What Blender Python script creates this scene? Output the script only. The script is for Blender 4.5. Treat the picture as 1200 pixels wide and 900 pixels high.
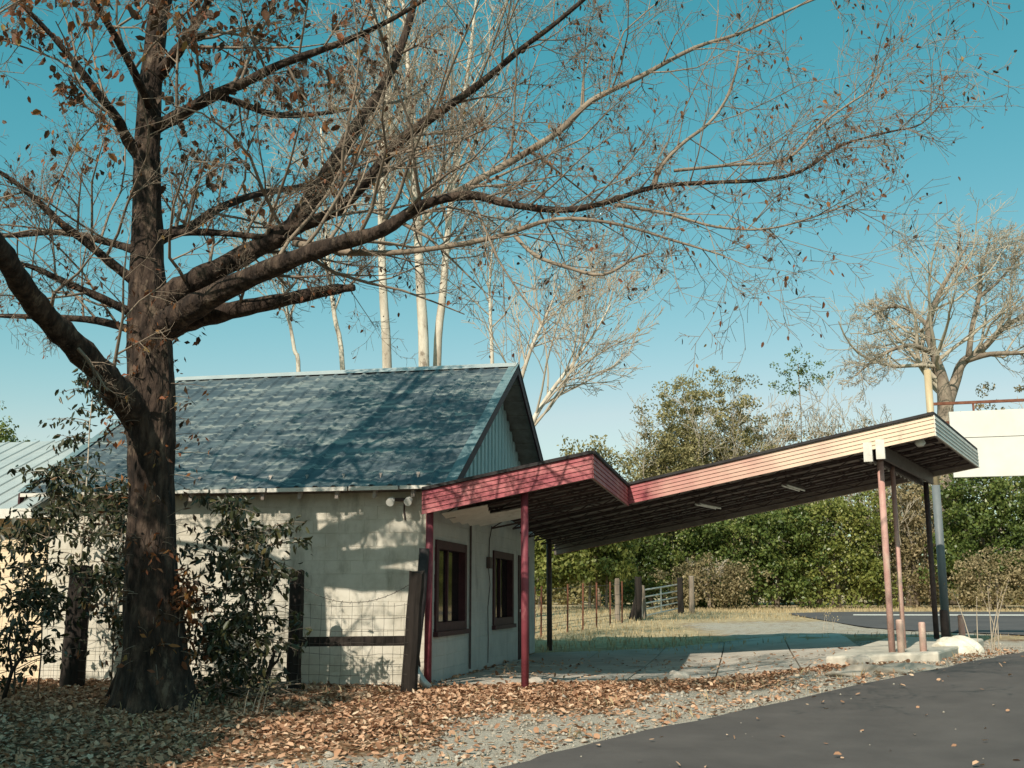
import bpy, math, random
import numpy as np
from mathutils import Vector, Matrix

# ---------------------------------------------------------------- clear
for o in list(bpy.data.objects): bpy.data.objects.remove(o)
SC = bpy.context.scene
COL = SC.collection
R = math.radians

# ---------------------------------------------------------------- camera
PSI = R(11.65); PITCH = R(10.93); F = 1300.0; EYE = 1.25
cs, sn = math.cos(PSI), math.sin(PSI); cp, sp = math.cos(PITCH), math.sin(PITCH)
cam_d = bpy.data.cameras.new('camera'); cam = bpy.data.objects.new('camera', cam_d); COL.objects.link(cam)
cam.location = (0, 0, EYE); cam.rotation_euler = (math.pi/2+PITCH, 0, PSI)
cam_d.sensor_width = 36; cam_d.lens = F/1200*36; cam_d.clip_start = .1; cam_d.clip_end = 3000
SC.camera = cam
# ---------------------------------------------------------------- sky + sun
SUN_AZ, SUN_EL = R(12.5), R(39)
w = bpy.data.worlds.new('World'); SC.world = w; w.use_nodes = True
nt = w.node_tree; nt.nodes.clear()
sky = nt.nodes.new('ShaderNodeTexSky'); sky.sky_type = 'NISHITA'; sky.sun_disc = False
sky.sun_elevation = SUN_EL; sky.sun_rotation = math.pi+SUN_AZ
sky.air_density = 1.0; sky.dust_density = 1.1; sky.ozone_density = 1.0
tint = nt.nodes.new('ShaderNodeMix'); tint.data_type = 'RGBA'; tint.blend_type = 'MULTIPLY'
tint.inputs['Factor'].default_value = 1; tint.inputs['B'].default_value = (.72, 1.06, .86, 1)
bg = nt.nodes.new('ShaderNodeBackground'); bg.inputs['Strength'].default_value = .15
out = nt.nodes.new('ShaderNodeOutputWorld')
nt.links.new(sky.outputs[0], tint.inputs['A']); 
sep = nt.nodes.new('ShaderNodeSeparateColor'); cmb = nt.nodes.new('ShaderNodeCombineColor'); nt.links.new(tint.outputs['Result'], sep.inputs[0])
for i, (pw_, k_) in enumerate(((2.0, .56), (.82, 1.20), (.845, 1.142))):      # teal grade of the whole sky
    p_ = nt.nodes.new('ShaderNodeMath'); p_.operation = 'POWER'; p_.inputs[1].default_value = pw_; m_ = nt.nodes.new('ShaderNodeMath'); m_.operation = 'MULTIPLY'; m_.inputs[1].default_value = k_
    nt.links.new(sep.outputs[i], p_.inputs[0]); nt.links.new(p_.outputs[0], m_.inputs[0]); nt.links.new(m_.outputs[0], cmb.inputs[i])
gcap = nt.nodes.new('ShaderNodeMath'); gcap.operation = 'MULTIPLY'; gcap.inputs[1].default_value = .76; rcap = nt.nodes.new('ShaderNodeMath'); rcap.operation = 'MINIMUM'
nt.links.new(cmb.inputs[1].links[0].from_socket, gcap.inputs[0]); nt.links.new(gcap.outputs[0], rcap.inputs[1]); nt.links.new(cmb.inputs[0].links[0].from_socket, rcap.inputs[0]); nt.links.new(rcap.outputs[0], cmb.inputs[0])
nt.links.new(cmb.outputs[0], bg.inputs[0])
nt.links.new(bg.outputs[0], out.inputs[0])
sd = bpy.data.lights.new('sun', 'SUN'); sun = bpy.data.objects.new('sun', sd); COL.objects.link(sun)
sd.energy = 5.0; sd.angle = R(.5); sd.color = (1, .89, .74)
tr = Vector((math.sin(SUN_AZ)*math.cos(SUN_EL), math.cos(SUN_AZ)*math.cos(SUN_EL), -math.sin(SUN_EL)))
sun.rotation_euler = (-tr).to_track_quat('Z', 'Y').to_euler(); sun.location = (-6, -20, 18)
SC.view_settings.view_transform = 'Standard'; SC.view_settings.look = 'None'
SC.view_settings.exposure = 0.05; SC.view_settings.gamma = 1
SC.render.engine = 'CYCLES'

# ---------------------------------------------------------------- pixel helpers (1200x900 photograph)
def W(d, lat, z): return (lat*cs-d*sn, lat*sn+d*cs, z)
def DL(x, y): return (-x*sn+y*cs, x*cs+y*sn)
def ray(px, py):
    u, v = px-600, 450-py
    f = F*cp-v*sp; z = F*sp+v*cp
    return u/f, z/f                      # lateral and rise for each metre forward
def P(px, py, d):
    a, b = ray(px, py); return W(d, a*d, EYE+b*d)
def sst(a, b, x): t = np.clip((x-a)/(b-a), 0, 1); return t*t*(3-2*t)
PD = np.array([-40, 0, 8, 14, 23, 31, 42, 58, 120, 400.]); PZ = np.array([-.4, -.32, -.2, 0, .02, .33, .7, .8, 1.2, 2.5])
def GDL(d, lat):
    d = np.asarray(d, float); lat = np.asarray(lat, float)
    z = (np.interp(d-.7, PD, PZ)+2*np.interp(d, PD, PZ)+np.interp(d+.7, PD, PZ))/4
    return z+.3*sst(2.5, 7.5, lat)*sst(8, 16, d)*(1-sst(24, 34, d))
def G(x, y):
    d, l = DL(x, y); return float(GDL(d, l))
def PG(px, py):
    a, b = ray(px, py); d = 3.0
    while d < 300:
        if EYE+b*d <= float(GDL(d, a*d)): break
        d += .04
    return (d, a*d)
def PGW(px, py):
    d, l = PG(px, py); return W(d, l, float(GDL(d, l)))

# ---------------------------------------------------------------- materials
def ramp_node(nt, stops):
    r = nt.nodes.new('ShaderNodeValToRGB'); e = r.color_ramp.elements
    while len(e) < len(stops): e.new(.5)
    for i, (p, c) in enumerate(stops): e[i].position = p; e[i].color = (*c, 1)
    return r
def mat(name, stops, scale=3.0, rough=.8, bump=.3, bscale=40, detail=6, stretch=(1, 1, 1), metal=0, spec=.3, coord='Object', bdist=.01):
    m = bpy.data.materials.new(name); m.use_nodes = True; nt = m.node_tree; b = nt.nodes['Principled BSDF']
    tc = nt.nodes.new('ShaderNodeTexCoord'); mp = nt.nodes.new('ShaderNodeMapping'); mp.inputs['Scale'].default_value = stretch
    src = nt.nodes.new('ShaderNodeNewGeometry').outputs['Position'] if coord == 'World' else tc.outputs[coord]
    nt.links.new(src, mp.inputs[0])
    n = nt.nodes.new('ShaderNodeTexNoise'); n.inputs['Scale'].default_value = scale; n.inputs['Detail'].default_value = detail; n.inputs['Roughness'].default_value = .65
    nt.links.new(mp.outputs[0], n.inputs['Vector'])
    r = ramp_node(nt, stops); nt.links.new(n.outputs['Fac'], r.inputs[0]); nt.links.new(r.outputs[0], b.inputs['Base Color'])
    b.inputs['Roughness'].default_value = rough; b.inputs['Metallic'].default_value = metal; b.inputs['Specular IOR Level'].default_value = spec
    if bump:
        n2 = nt.nodes.new('ShaderNodeTexNoise'); n2.inputs['Scale'].default_value = bscale; n2.inputs['Detail'].default_value = 5
        nt.links.new(mp.outputs[0], n2.inputs['Vector'])
        bp = nt.nodes.new('ShaderNodeBump'); bp.inputs['Strength'].default_value = bump; bp.inputs['Distance'].default_value = bdist
        nt.links.new(n2.outputs['Fac'], bp.inputs['Height']); nt.links.new(bp.outputs[0], b.inputs['Normal'])
    m['ramp'] = r.name
    return m
def stain(m, col, scale, lo, hi, stretch=(1, 1, 1), amount=1.0):
    """lay an irregular stain of another colour over a material"""
    nt = m.node_tree; b = nt.nodes['Principled BSDF']; old = b.inputs['Base Color'].links[0].from_socket
    g = nt.nodes.new('ShaderNodeNewGeometry'); mp = nt.nodes.new('ShaderNodeMapping'); mp.inputs['Scale'].default_value = stretch
    n = nt.nodes.new('ShaderNodeTexNoise'); n.inputs['Scale'].default_value = scale; n.inputs['Detail'].default_value = 8; n.inputs['Roughness'].default_value = .7
    nt.links.new(g.outputs['Position'], mp.inputs[0]); nt.links.new(mp.outputs[0], n.inputs['Vector'])
    mr = nt.nodes.new('ShaderNodeMapRange'); mr.inputs['From Min'].default_value = lo; mr.inputs['From Max'].default_value = hi; mr.inputs['To Max'].default_value = amount
    nt.links.new(n.outputs['Fac'], mr.inputs['Value'])
    mx = nt.nodes.new('ShaderNodeMix'); mx.data_type = 'RGBA'; mx.inputs['B'].default_value = (*col, 1)
    nt.links.new(mr.outputs[0], mx.inputs['Factor']); nt.links.new(old, mx.inputs['A']); nt.links.new(mx.outputs['Result'], b.inputs['Base Color'])
    return m
def leaf_mat(name, stops, rough=.55, trans=.25, spec=.35):
    m = bpy.data.materials.new(name); m.use_nodes = True; nt = m.node_tree; b = nt.nodes['Principled BSDF']
    at = nt.nodes.new('ShaderNodeAttribute'); at.attribute_name = 'rnd'
    r = ramp_node(nt, stops); nt.links.new(at.outputs['Fac'], r.inputs[0]); nt.links.new(r.outputs[0], b.inputs['Base Color'])
    b.inputs['Roughness'].default_value = rough; b.inputs['Specular IOR Level'].default_value = spec
    t = nt.nodes.new('ShaderNodeBsdfTranslucent'); nt.links.new(r.outputs[0], t.inputs[0])
    mx = nt.nodes.new('ShaderNodeMixShader'); mx.inputs[0].default_value = trans
    nt.links.new(b.outputs[0], mx.inputs[1]); nt.links.new(t.outputs[0], mx.inputs[2]); nt.links.new(mx.outputs[0], nt.nodes['Material Output'].inputs[0])
    return m

M = {}
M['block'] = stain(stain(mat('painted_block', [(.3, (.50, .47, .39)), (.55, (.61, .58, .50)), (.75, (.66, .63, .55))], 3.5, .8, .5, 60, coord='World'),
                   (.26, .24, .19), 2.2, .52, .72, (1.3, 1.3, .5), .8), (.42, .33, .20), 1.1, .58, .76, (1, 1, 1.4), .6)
M['block_shade'] = stain(stain(mat('shaded_painted_block', [(.3, (.40, .40, .39)), (.55, (.48, .48, .46)), (.75, (.54, .53, .50))], 2.5, .75, .5, 60, coord='World'), (.24, .23, .22), 1.6, .54, .72, (1.2, 1.2, .35), .7), (.46, .38, .26), .9, .6, .78, (1, 1, 1.4), .6)  # gable wall version of the block paint, with deeper shade put into its colour
M['mortar'] = mat('mortar', [(.3, (.60, .57, .49)), (.7, (.72, .69, .60))], 8, .9, .4)
M['cream'] = stain(mat('cream_block', [(.3, (.70, .56, .38)), (.7, (.80, .68, .50))], 3, .8, .4, coord='World'), (.35, .28, .19), 1.4, .6, .75, (1.2, 1.2, .4), .6)
M['roof'] = stain(stain(mat('roof_metal', [(.3, (.055, .078, .095)), (.5, (.10, .13, .148)), (.7, (.19, .235, .24))], 2.2, .5, .15, 8, stretch=(.5, 2.2, 1), metal=.35, coord='World'),
                  (.40, .42, .38), 2.6, .52, .62, (.45, 2.6, 2.6), .85), (.16, .10, .07), 5, .64, .72, (.6, 2, 2), .5)
M['roof_pale'] = mat('pale_roof_metal', [(.3, (.42, .47, .47)), (.7, (.56, .60, .58))], 2, .45, .1, 8, metal=.3, coord='World')
M['trim'] = mat('teal_trim', [(.3, (.10, .17, .19)), (.7, (.2, .28, .29))], 6, .5, .2)
M['white_trim'] = stain(mat('white_trim', [(.3, (.60, .58, .52)), (.7, (.76, .74, .68))], 5, .6, .3), (.28, .22, .16), 4, .58, .7, (1, 1, 1), .7)
M['siding'] = mat('gable_siding', [(.3, (.42, .52, .52)), (.7, (.56, .64, .62))], 4, .5, .15, 20, stretch=(1, 1, .3), coord='World')
M['soffit'] = mat('soffit_wood', [(.3, (.22, .18, .16)), (.7, (.40, .35, .31))], 5, .85, .4, coord='World')
M['dark_wood'] = mat('dark_wood', [(.3, (.018, .014, .012)), (.7, (.06, .048, .04))], 6, .9, .8, 25, stretch=(1, 1, .15))
M['grey_wood'] = mat('grey_wood', [(.3, (.12, .095, .075)), (.7, (.34, .28, .22))], 6, .9, .8, 25, stretch=(1, 1, .15))
M['post_wood'] = mat('creosote_post', [(.3, (.014, .011, .010)), (.6, (.035, .028, .024)), (.8, (.07, .055, .045))], 7, .95, 1.0, 18, stretch=(1, 1, .12), bdist=.02)
M['maroon'] = stain(mat('maroon_paint', [(.3, (.17, .035, .05)), (.7, (.27, .065, .085))], 5, .55, .3), (.42, .20, .20), 3, .55, .72, (1, 1, .5), .8)
M['maroon_dark'] = mat('maroon_frame', [(.3, (.035, .012, .016)), (.7, (.075, .025, .03))], 6, .6, .3)
M['pink'] = stain(mat('pink_paint', [(.3, (.46, .25, .22)), (.7, (.58, .36, .31))], 5, .65, .4), (.62, .50, .40), 4, .48, .64, (1, 1, .3), .8)
M['steel_dark'] = mat('dark_steel', [(.3, (.045, .03, .03)), (.7, (.11, .075, .07))], 8, .6, .3)
M['deck'] = stain(mat('canopy_deck', [(.3, (.17, .135, .12)), (.7, (.30, .25, .22))], 3, .7, .3, coord='World'), (.10, .05, .035), 2, .55, .7, (1, 1, 1), .7)
M['tar'] = mat('tar_edge', [(.3, (.018, .016, .018)), (.7, (.05, .045, .045))], 6, .8, .5)
M['lamp'] = mat('white_enamel', [(.3, (.66, .65, .6)), (.7, (.8, .79, .74))], 6, .4, .1)
M['concrete'] = stain(stain(mat('concrete', [(.3, (.38, .35, .30)), (.7, (.54, .50, .44))], 1.5, .9, .5, 50, coord='World'), (.17, .15, .125), 1.2, .54, .68, (1, 1, 1), .7), (.42, .39, .34), 6, .6, .7, (1, 1, 1), .6)
M['pale_concrete'] = stain(mat('pale_concrete', [(.3, (.46, .43, .36)), (.7, (.62, .58, .50))], 2, .9, .5, 40, coord='World'), (.30, .27, .22), 2, .56, .7, (1, 1, 1), .6)
M['white_rock'] = mat('whitewashed_lump', [(.3, (.60, .56, .46)), (.7, (.82, .79, .69))], 5, .9, .9, 14, bdist=.03)
M['asphalt'] = stain(mat('asphalt', [(.3, (.078, .069, .066)), (.7, (.115, .102, .096))], 1.2, .85, .7, 160, coord='World', bdist=.006), (.10, .093, .085), 60, .62, .72, (1, 1, 1), .6)
M['asphalt_far'] = mat('old_asphalt', [(.3, (.075, .072, .075)), (.7, (.11, .105, .105))], .8, .9, .4, 60, coord='World')
M['paint'] = mat('road_paint', [(.3, (.55, .53, .48)), (.7, (.75, .73, .68))], 10, .7, .2)
M['pole'] = mat('pole_paint', [(.3, (.46, .36, .22)), (.7, (.62, .50, .32))], 4, .5, .2, stretch=(1, 1, .3))
M['pole_shade'] = mat('pole_shade', [(.3, (.12, .14, .15)), (.7, (.19, .21, .22))], 4, .5, .2, stretch=(1, 1, .3))  # canopy shade put into the colour of the lower pole
M['sign'] = stain(mat('sign_white', [(.3, (.62, .61, .56)), (.7, (.70, .69, .64))], 2, .45, .05), (.6, .56, .48), 3, .6, .75, (1, 1, .4), .6)
M['rust'] = mat('rusty_steel', [(.3, (.10, .035, .02)), (.7, (.24, .10, .06))], 8, .8, .4)
M['galv'] = mat('galvanised', [(.3, (.50, .49, .46)), (.7, (.66, .64, .60))], 8, .45, .1, metal=.3)
M['wire'] = mat('fence_wire', [(.3, (.06, .055, .05)), (.7, (.14, .12, .10))], 20, .6, 0, metal=.4)
M['bark'] = stain(mat('brown_bark', [(.34, (.014, .010, .008)), (.5, (.045, .031, .024)), (.70, (.13, .092, .068))], 9, .95, 1.0, 13, stretch=(1, 1, .3), coord='World', bdist=.09), (.24, .185, .135), 5, .58, .68, (1, 1, .5), .6)
M['twig'] = mat('twig_bark', [(.3, (.14, .105, .08)), (.7, (.36, .29, .22))], 2, .9, 0, coord='World')
M['pale_bark'] = stain(mat('pale_bark', [(.35, (.40, .34, .27)), (.6, (.66, .60, .50))], 3, .9, .6, 12, stretch=(1, 1, .4), coord='World', bdist=.02), (.16, .12, .09), 3.5, .57, .66, (1, 1, .6), .8)
M['pale_twig'] = mat('pale_twig', [(.3, (.34, .28, .21)), (.7, (.52, .45, .36))], 1, .9, 0, coord='World')
M['grey_bark'] = mat('grey_bark', [(.3, (.12, .095, .075)), (.7, (.32, .26, .20))], 2, .9, .5, coord='World')
M['grey_twig'] = mat('grey_twig', [(.3, (.30, .26, .20)), (.7, (.50, .44, .35))], 1, .9, 0, coord='World')
M['lf_autumn'] = leaf_mat('autumn_leaf', [(0, (.04, .028, .018)), (.4, (.10, .055, .028)), (.65, (.24, .08, .035)), (.85, (.36, .16, .05)), (1, (.30, .27, .10))], .6, .3)
M['lf_dark'] = leaf_mat('dark_evergreen_leaf', [(0, (.022, .028, .014)), (.6, (.05, .06, .026)), (.9, (.10, .095, .04)), (1, (.24, .13, .06))], .35, .12, .5)
M['lf_litter'] = leaf_mat('litter_leaf', [(0, (.13, .06, .035)), (.4, (.40, .22, .13)), (.75, (.62, .40, .26)), (1, (.74, .58, .42))], .8, .1)
M['lf_green'] = leaf_mat('bright_green_leaf', [(0, (.06, .08, .02)), (.5, (.17, .20, .045)), (1, (.34, .33, .10))], .45, .25)
M['lf_olive'] = leaf_mat('olive_leaf', [(0, (.12, .115, .05)), (.5, (.25, .225, .095)), (1, (.42, .37, .19))], .6, .3)
M['lf_deep'] = leaf_mat('deep_green_leaf', [(0, (.040, .062, .016)), (.6, (.11, .155, .036)), (1, (.25, .27, .08))], .4, .25, .45)
M['lf_vine'] = leaf_mat('dry_vine_leaf', [(0, (.13, .11, .055)), (.5, (.26, .215, .11)), (1, (.45, .36, .22))], .7, .25)
M['straw'] = leaf_mat('straw', [(0, (.30, .22, .12)), (.6, (.50, .39, .22)), (1, (.60, .50, .31))], .8, .2)
M['gravel'] = mat('gravel_stone', [(.3, (.26, .23, .19)), (.7, (.50, .46, .39))], .9, .9, .3, coord='World')
def glass():
    m = bpy.data.materials.new('window_glass'); m.use_nodes = True; b = m.node_tree.nodes['Principled BSDF']
    b.inputs['Base Color'].default_value = (.012, .013, .014, 1); b.inputs['Roughness'].default_value = .06; b.inputs['Specular IOR Level'].default_value = .6
    return m
M['glass'] = glass()
def fascia_mat():
    """red paint that has bleached to cream away from the building, in blotches"""
    m = mat('faded_red_siding', [(.3, (.24, .035, .06)), (.5, (.36, .085, .10)), (.7, (.47, .17, .17))], 2.2, .6, .25, 30, stretch=(1, 1, 2), coord='World')
    nt = m.node_tree; b = nt.nodes['Principled BSDF']; old = b.inputs['Base Color'].links[0].from_socket
    g = nt.nodes.new('ShaderNodeNewGeometry'); s = nt.nodes.new('ShaderNodeSeparateXYZ'); nt.links.new(g.outputs['Position'], s.inputs[0])
    n = nt.nodes.new('ShaderNodeTexNoise'); n.inputs['Scale'].default_value = 1.7; n.inputs['Detail'].default_value = 7; nt.links.new(g.outputs['Position'], n.inputs['Vector'])
    ad = nt.nodes.new('ShaderNodeMath'); ad.operation = 'MULTIPLY_ADD'; ad.inputs[1].default_value = 3.2
    nt.links.new(n.outputs['Fac'], ad.inputs[0]); nt.links.new(s.outputs['X'], ad.inputs[2])
    mr = nt.nodes.new('ShaderNodeMapRange'); mr.inputs['From Min'].default_value = -.6; mr.inputs['From Max'].default_value = 3.4; nt.links.new(ad.outputs[0], mr.inputs['Value'])
    mx = nt.nodes.new('ShaderNodeMix'); mx.data_type = 'RGBA'; mx.inputs['B'].default_value = (.72, .56, .42, 1)
    nt.links.new(mr.outputs[0], mx.inputs['Factor']); nt.links.new(old, mx.inputs['A']); nt.links.new(mx.outputs['Result'], b.inputs['Base Color'])
    return m
M['fascia'] = fascia_mat()

# ---------------------------------------------------------------- object helpers
def link(name, me, m=None, parent=None, smooth=False):
    o = bpy.data.objects.new(name, me); COL.objects.link(o)
    if m is not None and not me.materials: me.materials.append(M[m])
    if parent: o.parent = parent
    if smooth: me.polygons.foreach_set('use_smooth', np.ones(len(me.polygons), bool))
    return o
def tag(o, label=None, cat=None, group=None, kind=None):
    if label: o['label'] = label
    if cat: o['category'] = cat
    if group: o['group'] = group
    if kind: o['kind'] = kind
    return o
def thing(name, label, cat, group=None):
    o = bpy.data.objects.new(name, None); COL.objects.link(o); o.empty_display_size = .2
    return tag(o, label, cat, group)
def npmesh(name, V, Q, rnd=None):
    """V (n,3), Q (m,k) faces of k corners"""
    V = np.ascontiguousarray(V, np.float32); Q = np.ascontiguousarray(Q, np.int32); k = Q.shape[1]
    me = bpy.data.meshes.new(name); me.vertices.add(len(V)); me.vertices.foreach_set('co', V.ravel())
    me.loops.add(Q.size); me.loops.foreach_set('vertex_index', Q.ravel())
    me.polygons.add(len(Q)); me.polygons.foreach_set('loop_start', np.arange(0, Q.size, k, dtype=np.int32))
    if rnd is not None:
        a = me.attributes.new('rnd', 'FLOAT', 'POINT'); a.data.foreach_set('value', np.ascontiguousarray(rnd, np.float32))
    me.update(calc_edges=True)
    return me
class MB:
    def __init__(s): s.v = []; s.f = []
    def add(s, vs, fs):
        n = len(s.v); s.v += [tuple(v) for v in vs]; s.f += [tuple(i+n for i in f) for f in fs]; return s
    def hexa(s, b, t):            # 4 bottom + 4 top corners, counter-clockwise seen from above
        return s.add(list(b)+list(t), [(3, 2, 1, 0), (4, 5, 6, 7), (0, 1, 5, 4), (1, 2, 6, 5), (2, 3, 7, 6), (3, 0, 4, 7)])
    def box(s, x0, x1, y0, y1, z0, z1):
        return s.hexa([(x0, y0, z0), (x1, y0, z0), (x1, y1, z0), (x0, y1, z0)], [(x0, y0, z1), (x1, y0, z1), (x1, y1, z1), (x0, y1, z1)])
    def bar(s, a, b, wd, ht, up=(0, 0, 1)):
        a = Vector(a); b = Vector(b); d = (b-a).normalized(); sd = d.cross(Vector(up))
        if sd.length < 1e-4: sd = d.cross(Vector((1, 0, 0)))
        sd.normalize(); u = sd.cross(d); sd *= wd/2; u *= ht/2
        return s.hexa([a-sd-u, a+sd-u, b+sd-u, b-sd-u], [a-sd+u, a+sd+u, b+sd+u, b-sd+u])
    def tube(s, pts, rad, n=8, cap=True):
        pts = [Vector(p) for p in pts]
        if not hasattr(rad, '__len__'): rad = [rad]*len(pts)
        base = len(s.v); ref = None
        for i, p in enumerate(pts):
            t = (pts[min(i+1, len(pts)-1)]-pts[max(i-1, 0)]).normalized()
            if ref is None: ref = t.orthogonal().normalized()
            ref = (ref-t*ref.dot(t)).normalized(); q = t.cross(ref)
            for k in range(n):
                a = 2*math.pi*k/n; s.v.append(tuple(p+(ref*math.cos(a)+q*math.sin(a))*rad[i]))
        for i in range(len(pts)-1):
            for k in range(n):
                k2 = (k+1) % n; s.f.append((base+i*n+k, base+i*n+k2, base+(i+1)*n+k2, base+(i+1)*n+k))
        if cap:
            s.f.append(tuple(base+k for k in reversed(range(n)))); s.f.append(tuple(base+(len(pts)-1)*n+k for k in range(n)))
        return s
    def mesh(s, name):
        me = bpy.data.meshes.new(name); me.from_pydata(s.v, [], s.f); me.update(); return me
    def build(s, name, m, parent=None, smooth=False): return link(name, s.mesh(name), m, parent, smooth)

def tubes_np(lines, sides):
    """many polylines [(pts (k,3), radii (k))] -> one vertex and one quad array"""
    by = {}
    for p, r in lines: by.setdefault(len(p), []).append((p, r))
    VV, QQ, off = [], [], 0
    for k, L in by.items():
        p = np.array([a for a, _ in L], float); r = np.array([b for _, b in L], float); m = len(L)
        t = np.empty_like(p); t[:, 1:-1] = p[:, 2:]-p[:, :-2]; t[:, 0] = p[:, 1]-p[:, 0]; t[:, -1] = p[:, -1]-p[:, -2]
        t /= np.linalg.norm(t, axis=2, keepdims=True)+1e-9
        mt = p[:, -1]-p[:, 0]; ax = np.argmin(np.abs(mt), axis=1); ref = np.eye(3)[ax][:, None, :]
        a = np.cross(t, np.broadcast_to(ref, t.shape)); a /= np.linalg.norm(a, axis=2, keepdims=True)+1e-9; b = np.cross(t, a)
        an = np.arange(sides)*2*np.pi/sides
        ring = a[:, :, None, :]*np.cos(an)[None, None, :, None]+b[:, :, None, :]*np.sin(an)[None, None, :, None]
        v = p[:, :, None, :]+ring*r[:, :, None, None]
        idx = np.arange(m*k*sides).reshape(m, k, sides)+off
        i0 = idx[:, :-1]; i1 = idx[:, 1:]
        q = np.stack([i0, np.roll(i0, -1, 2), np.roll(i1, -1, 2), i1], -1).reshape(-1, 4)
        VV.append(v.reshape(-1, 3)); QQ.append(q); off += m*k*sides
    return np.concatenate(VV), np.concatenate(QQ)
def twig_obj(name, lines, sides, m, parent=None):
    V, Q = tubes_np(lines, sides); return link(name, npmesh(name, V, Q), m, parent, True)
def leaves_np(C, size, rng, aspect=.5, hang=0.0, flat=0.0, var=.35, fold=.25, hexa=False):
    """one folded kite for each centre; hang pulls the tips down, flat lays them on the ground"""
    n = len(C); L = size*(1+var*rng.uniform(-1, 1, n))
    t = rng.normal(size=(n, 3)); t[:, 2] -= hang*2.2; t[:, 2] *= (1-flat*.85)
    t /= np.linalg.norm(t, axis=1, keepdims=True)+1e-9
    nn = rng.normal(size=(n, 3)); nn[:, 2] = nn[:, 2]*(1-flat)+flat*3
    s = np.cross(t, nn); s /= np.linalg.norm(s, axis=1, keepdims=True)+1e-9; up = np.cross(s, t)
    h = L[:, None]; wd = h*aspect*.5*rng.uniform(.7, 1.25, (n, 1))
    a = C; c = C+t*h; mid = C+t*h*.45+up*h*fold*rng.uniform(-.6, 1, (n, 1))
    if hexa:
        fl = up*h*fold*rng.uniform(-.6, 1, (n, 1)); m1 = C+t*h*.3+fl*.8; m2 = C+t*h*.72+fl
        V = np.stack([a, m1+s*wd*.95, m2+s*wd*.75, c, m2-s*wd*.75, m1-s*wd*.95], 1).reshape(-1, 3); o6 = np.arange(n)[:, None]*6
        Q = np.concatenate([o6+np.array([[0, 1, 2, 3]]), o6+np.array([[0, 3, 4, 5]])])
    else:
        V = np.stack([a, mid+s*wd, c, mid-s*wd], 1).reshape(-1, 3); Q = np.arange(4*n).reshape(n, 4)
    rn = np.repeat(np.clip(rng.beta(2, 2, n), 0, 1), 6 if hexa else 4)
    return V, Q, rn
def leaf_obj(name, C, size, m, parent=None, seed=0, bias=None, **kw):
    rng = np.random.default_rng(seed); V, Q, r = leaves_np(np.asarray(C, float), size, rng, **kw)
    if bias is not None: r = np.clip(r*.6+np.repeat(bias, 4)*.5, 0, 1)
    return link(name, npmesh(name, V, Q, r), m, parent)

# recursive bare branching
def nrm(a): l = math.sqrt(a[0]*a[0]+a[1]*a[1]+a[2]*a[2])+1e-9; return (a[0]/l, a[1]/l, a[2]/l)
def grow(out, tips, rg, p, d, L, r, lvl, cfg):
    """lvl counts down to 0"""
    seg = cfg['seg'][lvl]; n = max(2, min(9, int(round(L/seg)))); st = L/n; wig = cfg['wig']; up = cfg['up'][lvl]
    pts = [p]; ds = [d]
    for i in range(n):
        d = nrm((d[0]+rg.gauss(0, wig), d[1]+rg.gauss(0, wig), d[2]+rg.gauss(0, wig)+up)); p = (p[0]+d[0]*st, p[1]+d[1]*st, p[2]+d[2]*st)
        pts.append(p); ds.append(d)
    rr = [max(r*(1-.72*i/n), cfg['rmin']) for i in range(n+1)]
    out[lvl].append((pts, rr))
    if lvl == 0: tips.append((pts[-1], d)); tips.append((pts[len(pts)//2], d)); return
    kids(out, tips, rg, pts, ds, rr, L, lvl, cfg)
def kids(out, tips, rg, pts, ds, rr, L, lvl, cfg, lo=.2, num=None):
    n = len(pts)-1; k = num or rg.randint(*cfg['kids'][lvl])
    for j in range(k):
        t = lo+(1-lo)*(j+rg.random())/k; x = t*n; i = min(int(x), n-1); f = x-i
        q = tuple(pts[i][c]*(1-f)+pts[i+1][c]*f for c in range(3)); d = ds[i+1]
        rv = nrm((rg.gauss(0, 1), rg.gauss(0, 1), rg.gauss(0, 1)*cfg['flat'])); dt = sum(rv[c]*d[c] for c in range(3))
        s = nrm(tuple(rv[c]-dt*d[c] for c in range(3))); an = R(rg.uniform(*cfg['ang']))
        cd = nrm(tuple(d[c]*math.cos(an)+s[c]*math.sin(an) for c in range(3)))
        grow(out, tips, rg, q, cd, max(.12, L*cfg['ratio'][lvl]*rg.uniform(.6, 1.2)*(1.15-.55*t)), max(rr[i]*cfg['rk'], cfg['rmin']), lvl-1, cfg)

# =================================================================== GROUND
road_px = [(590, 900), (640, 885), (700, 870), (760, 857), (820, 845), (880, 832), (940, 818), (1000, 804), (1050, 794), (1100, 784), (1150, 774), (1200, 764)]
RE = [(-6.0, -8.0), (1.0, -4.0), (5.0, -1.6)]+[PG(*p) for p in road_px]+[(23.5, 13.5), (25.5, 18), (27, 30)]
RE = np.array(RE)
def road_dist(d, l):
    """signed distance to the near road's edge, positive on the verge"""
    d = np.asarray(d, float); l = np.asarray(l, float); best = np.full(d.shape, 1e9); sg = np.ones(d.shape)
    for a, b in zip(RE[:-1], RE[1:]):
        e = b-a; t = np.clip(((d-a[0])*e[0]+(l-a[1])*e[1])/(e@e), 0, 1)
        q = np.hypot(d-a[0]-t*e[0], l-a[1]-t*e[1]); s = np.sign(e[1]*(d-a[0])-e[0]*(l-a[1]))
        m = q < best; best = np.where(m, q, best); sg = np.where(m, s, sg)
    return best*np.where(sg == 0, 1, sg)
ds_ = np.concatenate([np.arange(-30, 4, 3), np.arange(4, 30, .3), np.arange(30, 62, 1.0), [66, 75, 90, 120, 170, 240, 330, 400]])
ls_ = np.concatenate([[-260, -160, -100, -70, -50, -38, -30, -24, -19, -16], np.arange(-14, 18, .3), [19, 22, 26, 32, 40, 55, 80, 120, 180, 260]])
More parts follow.
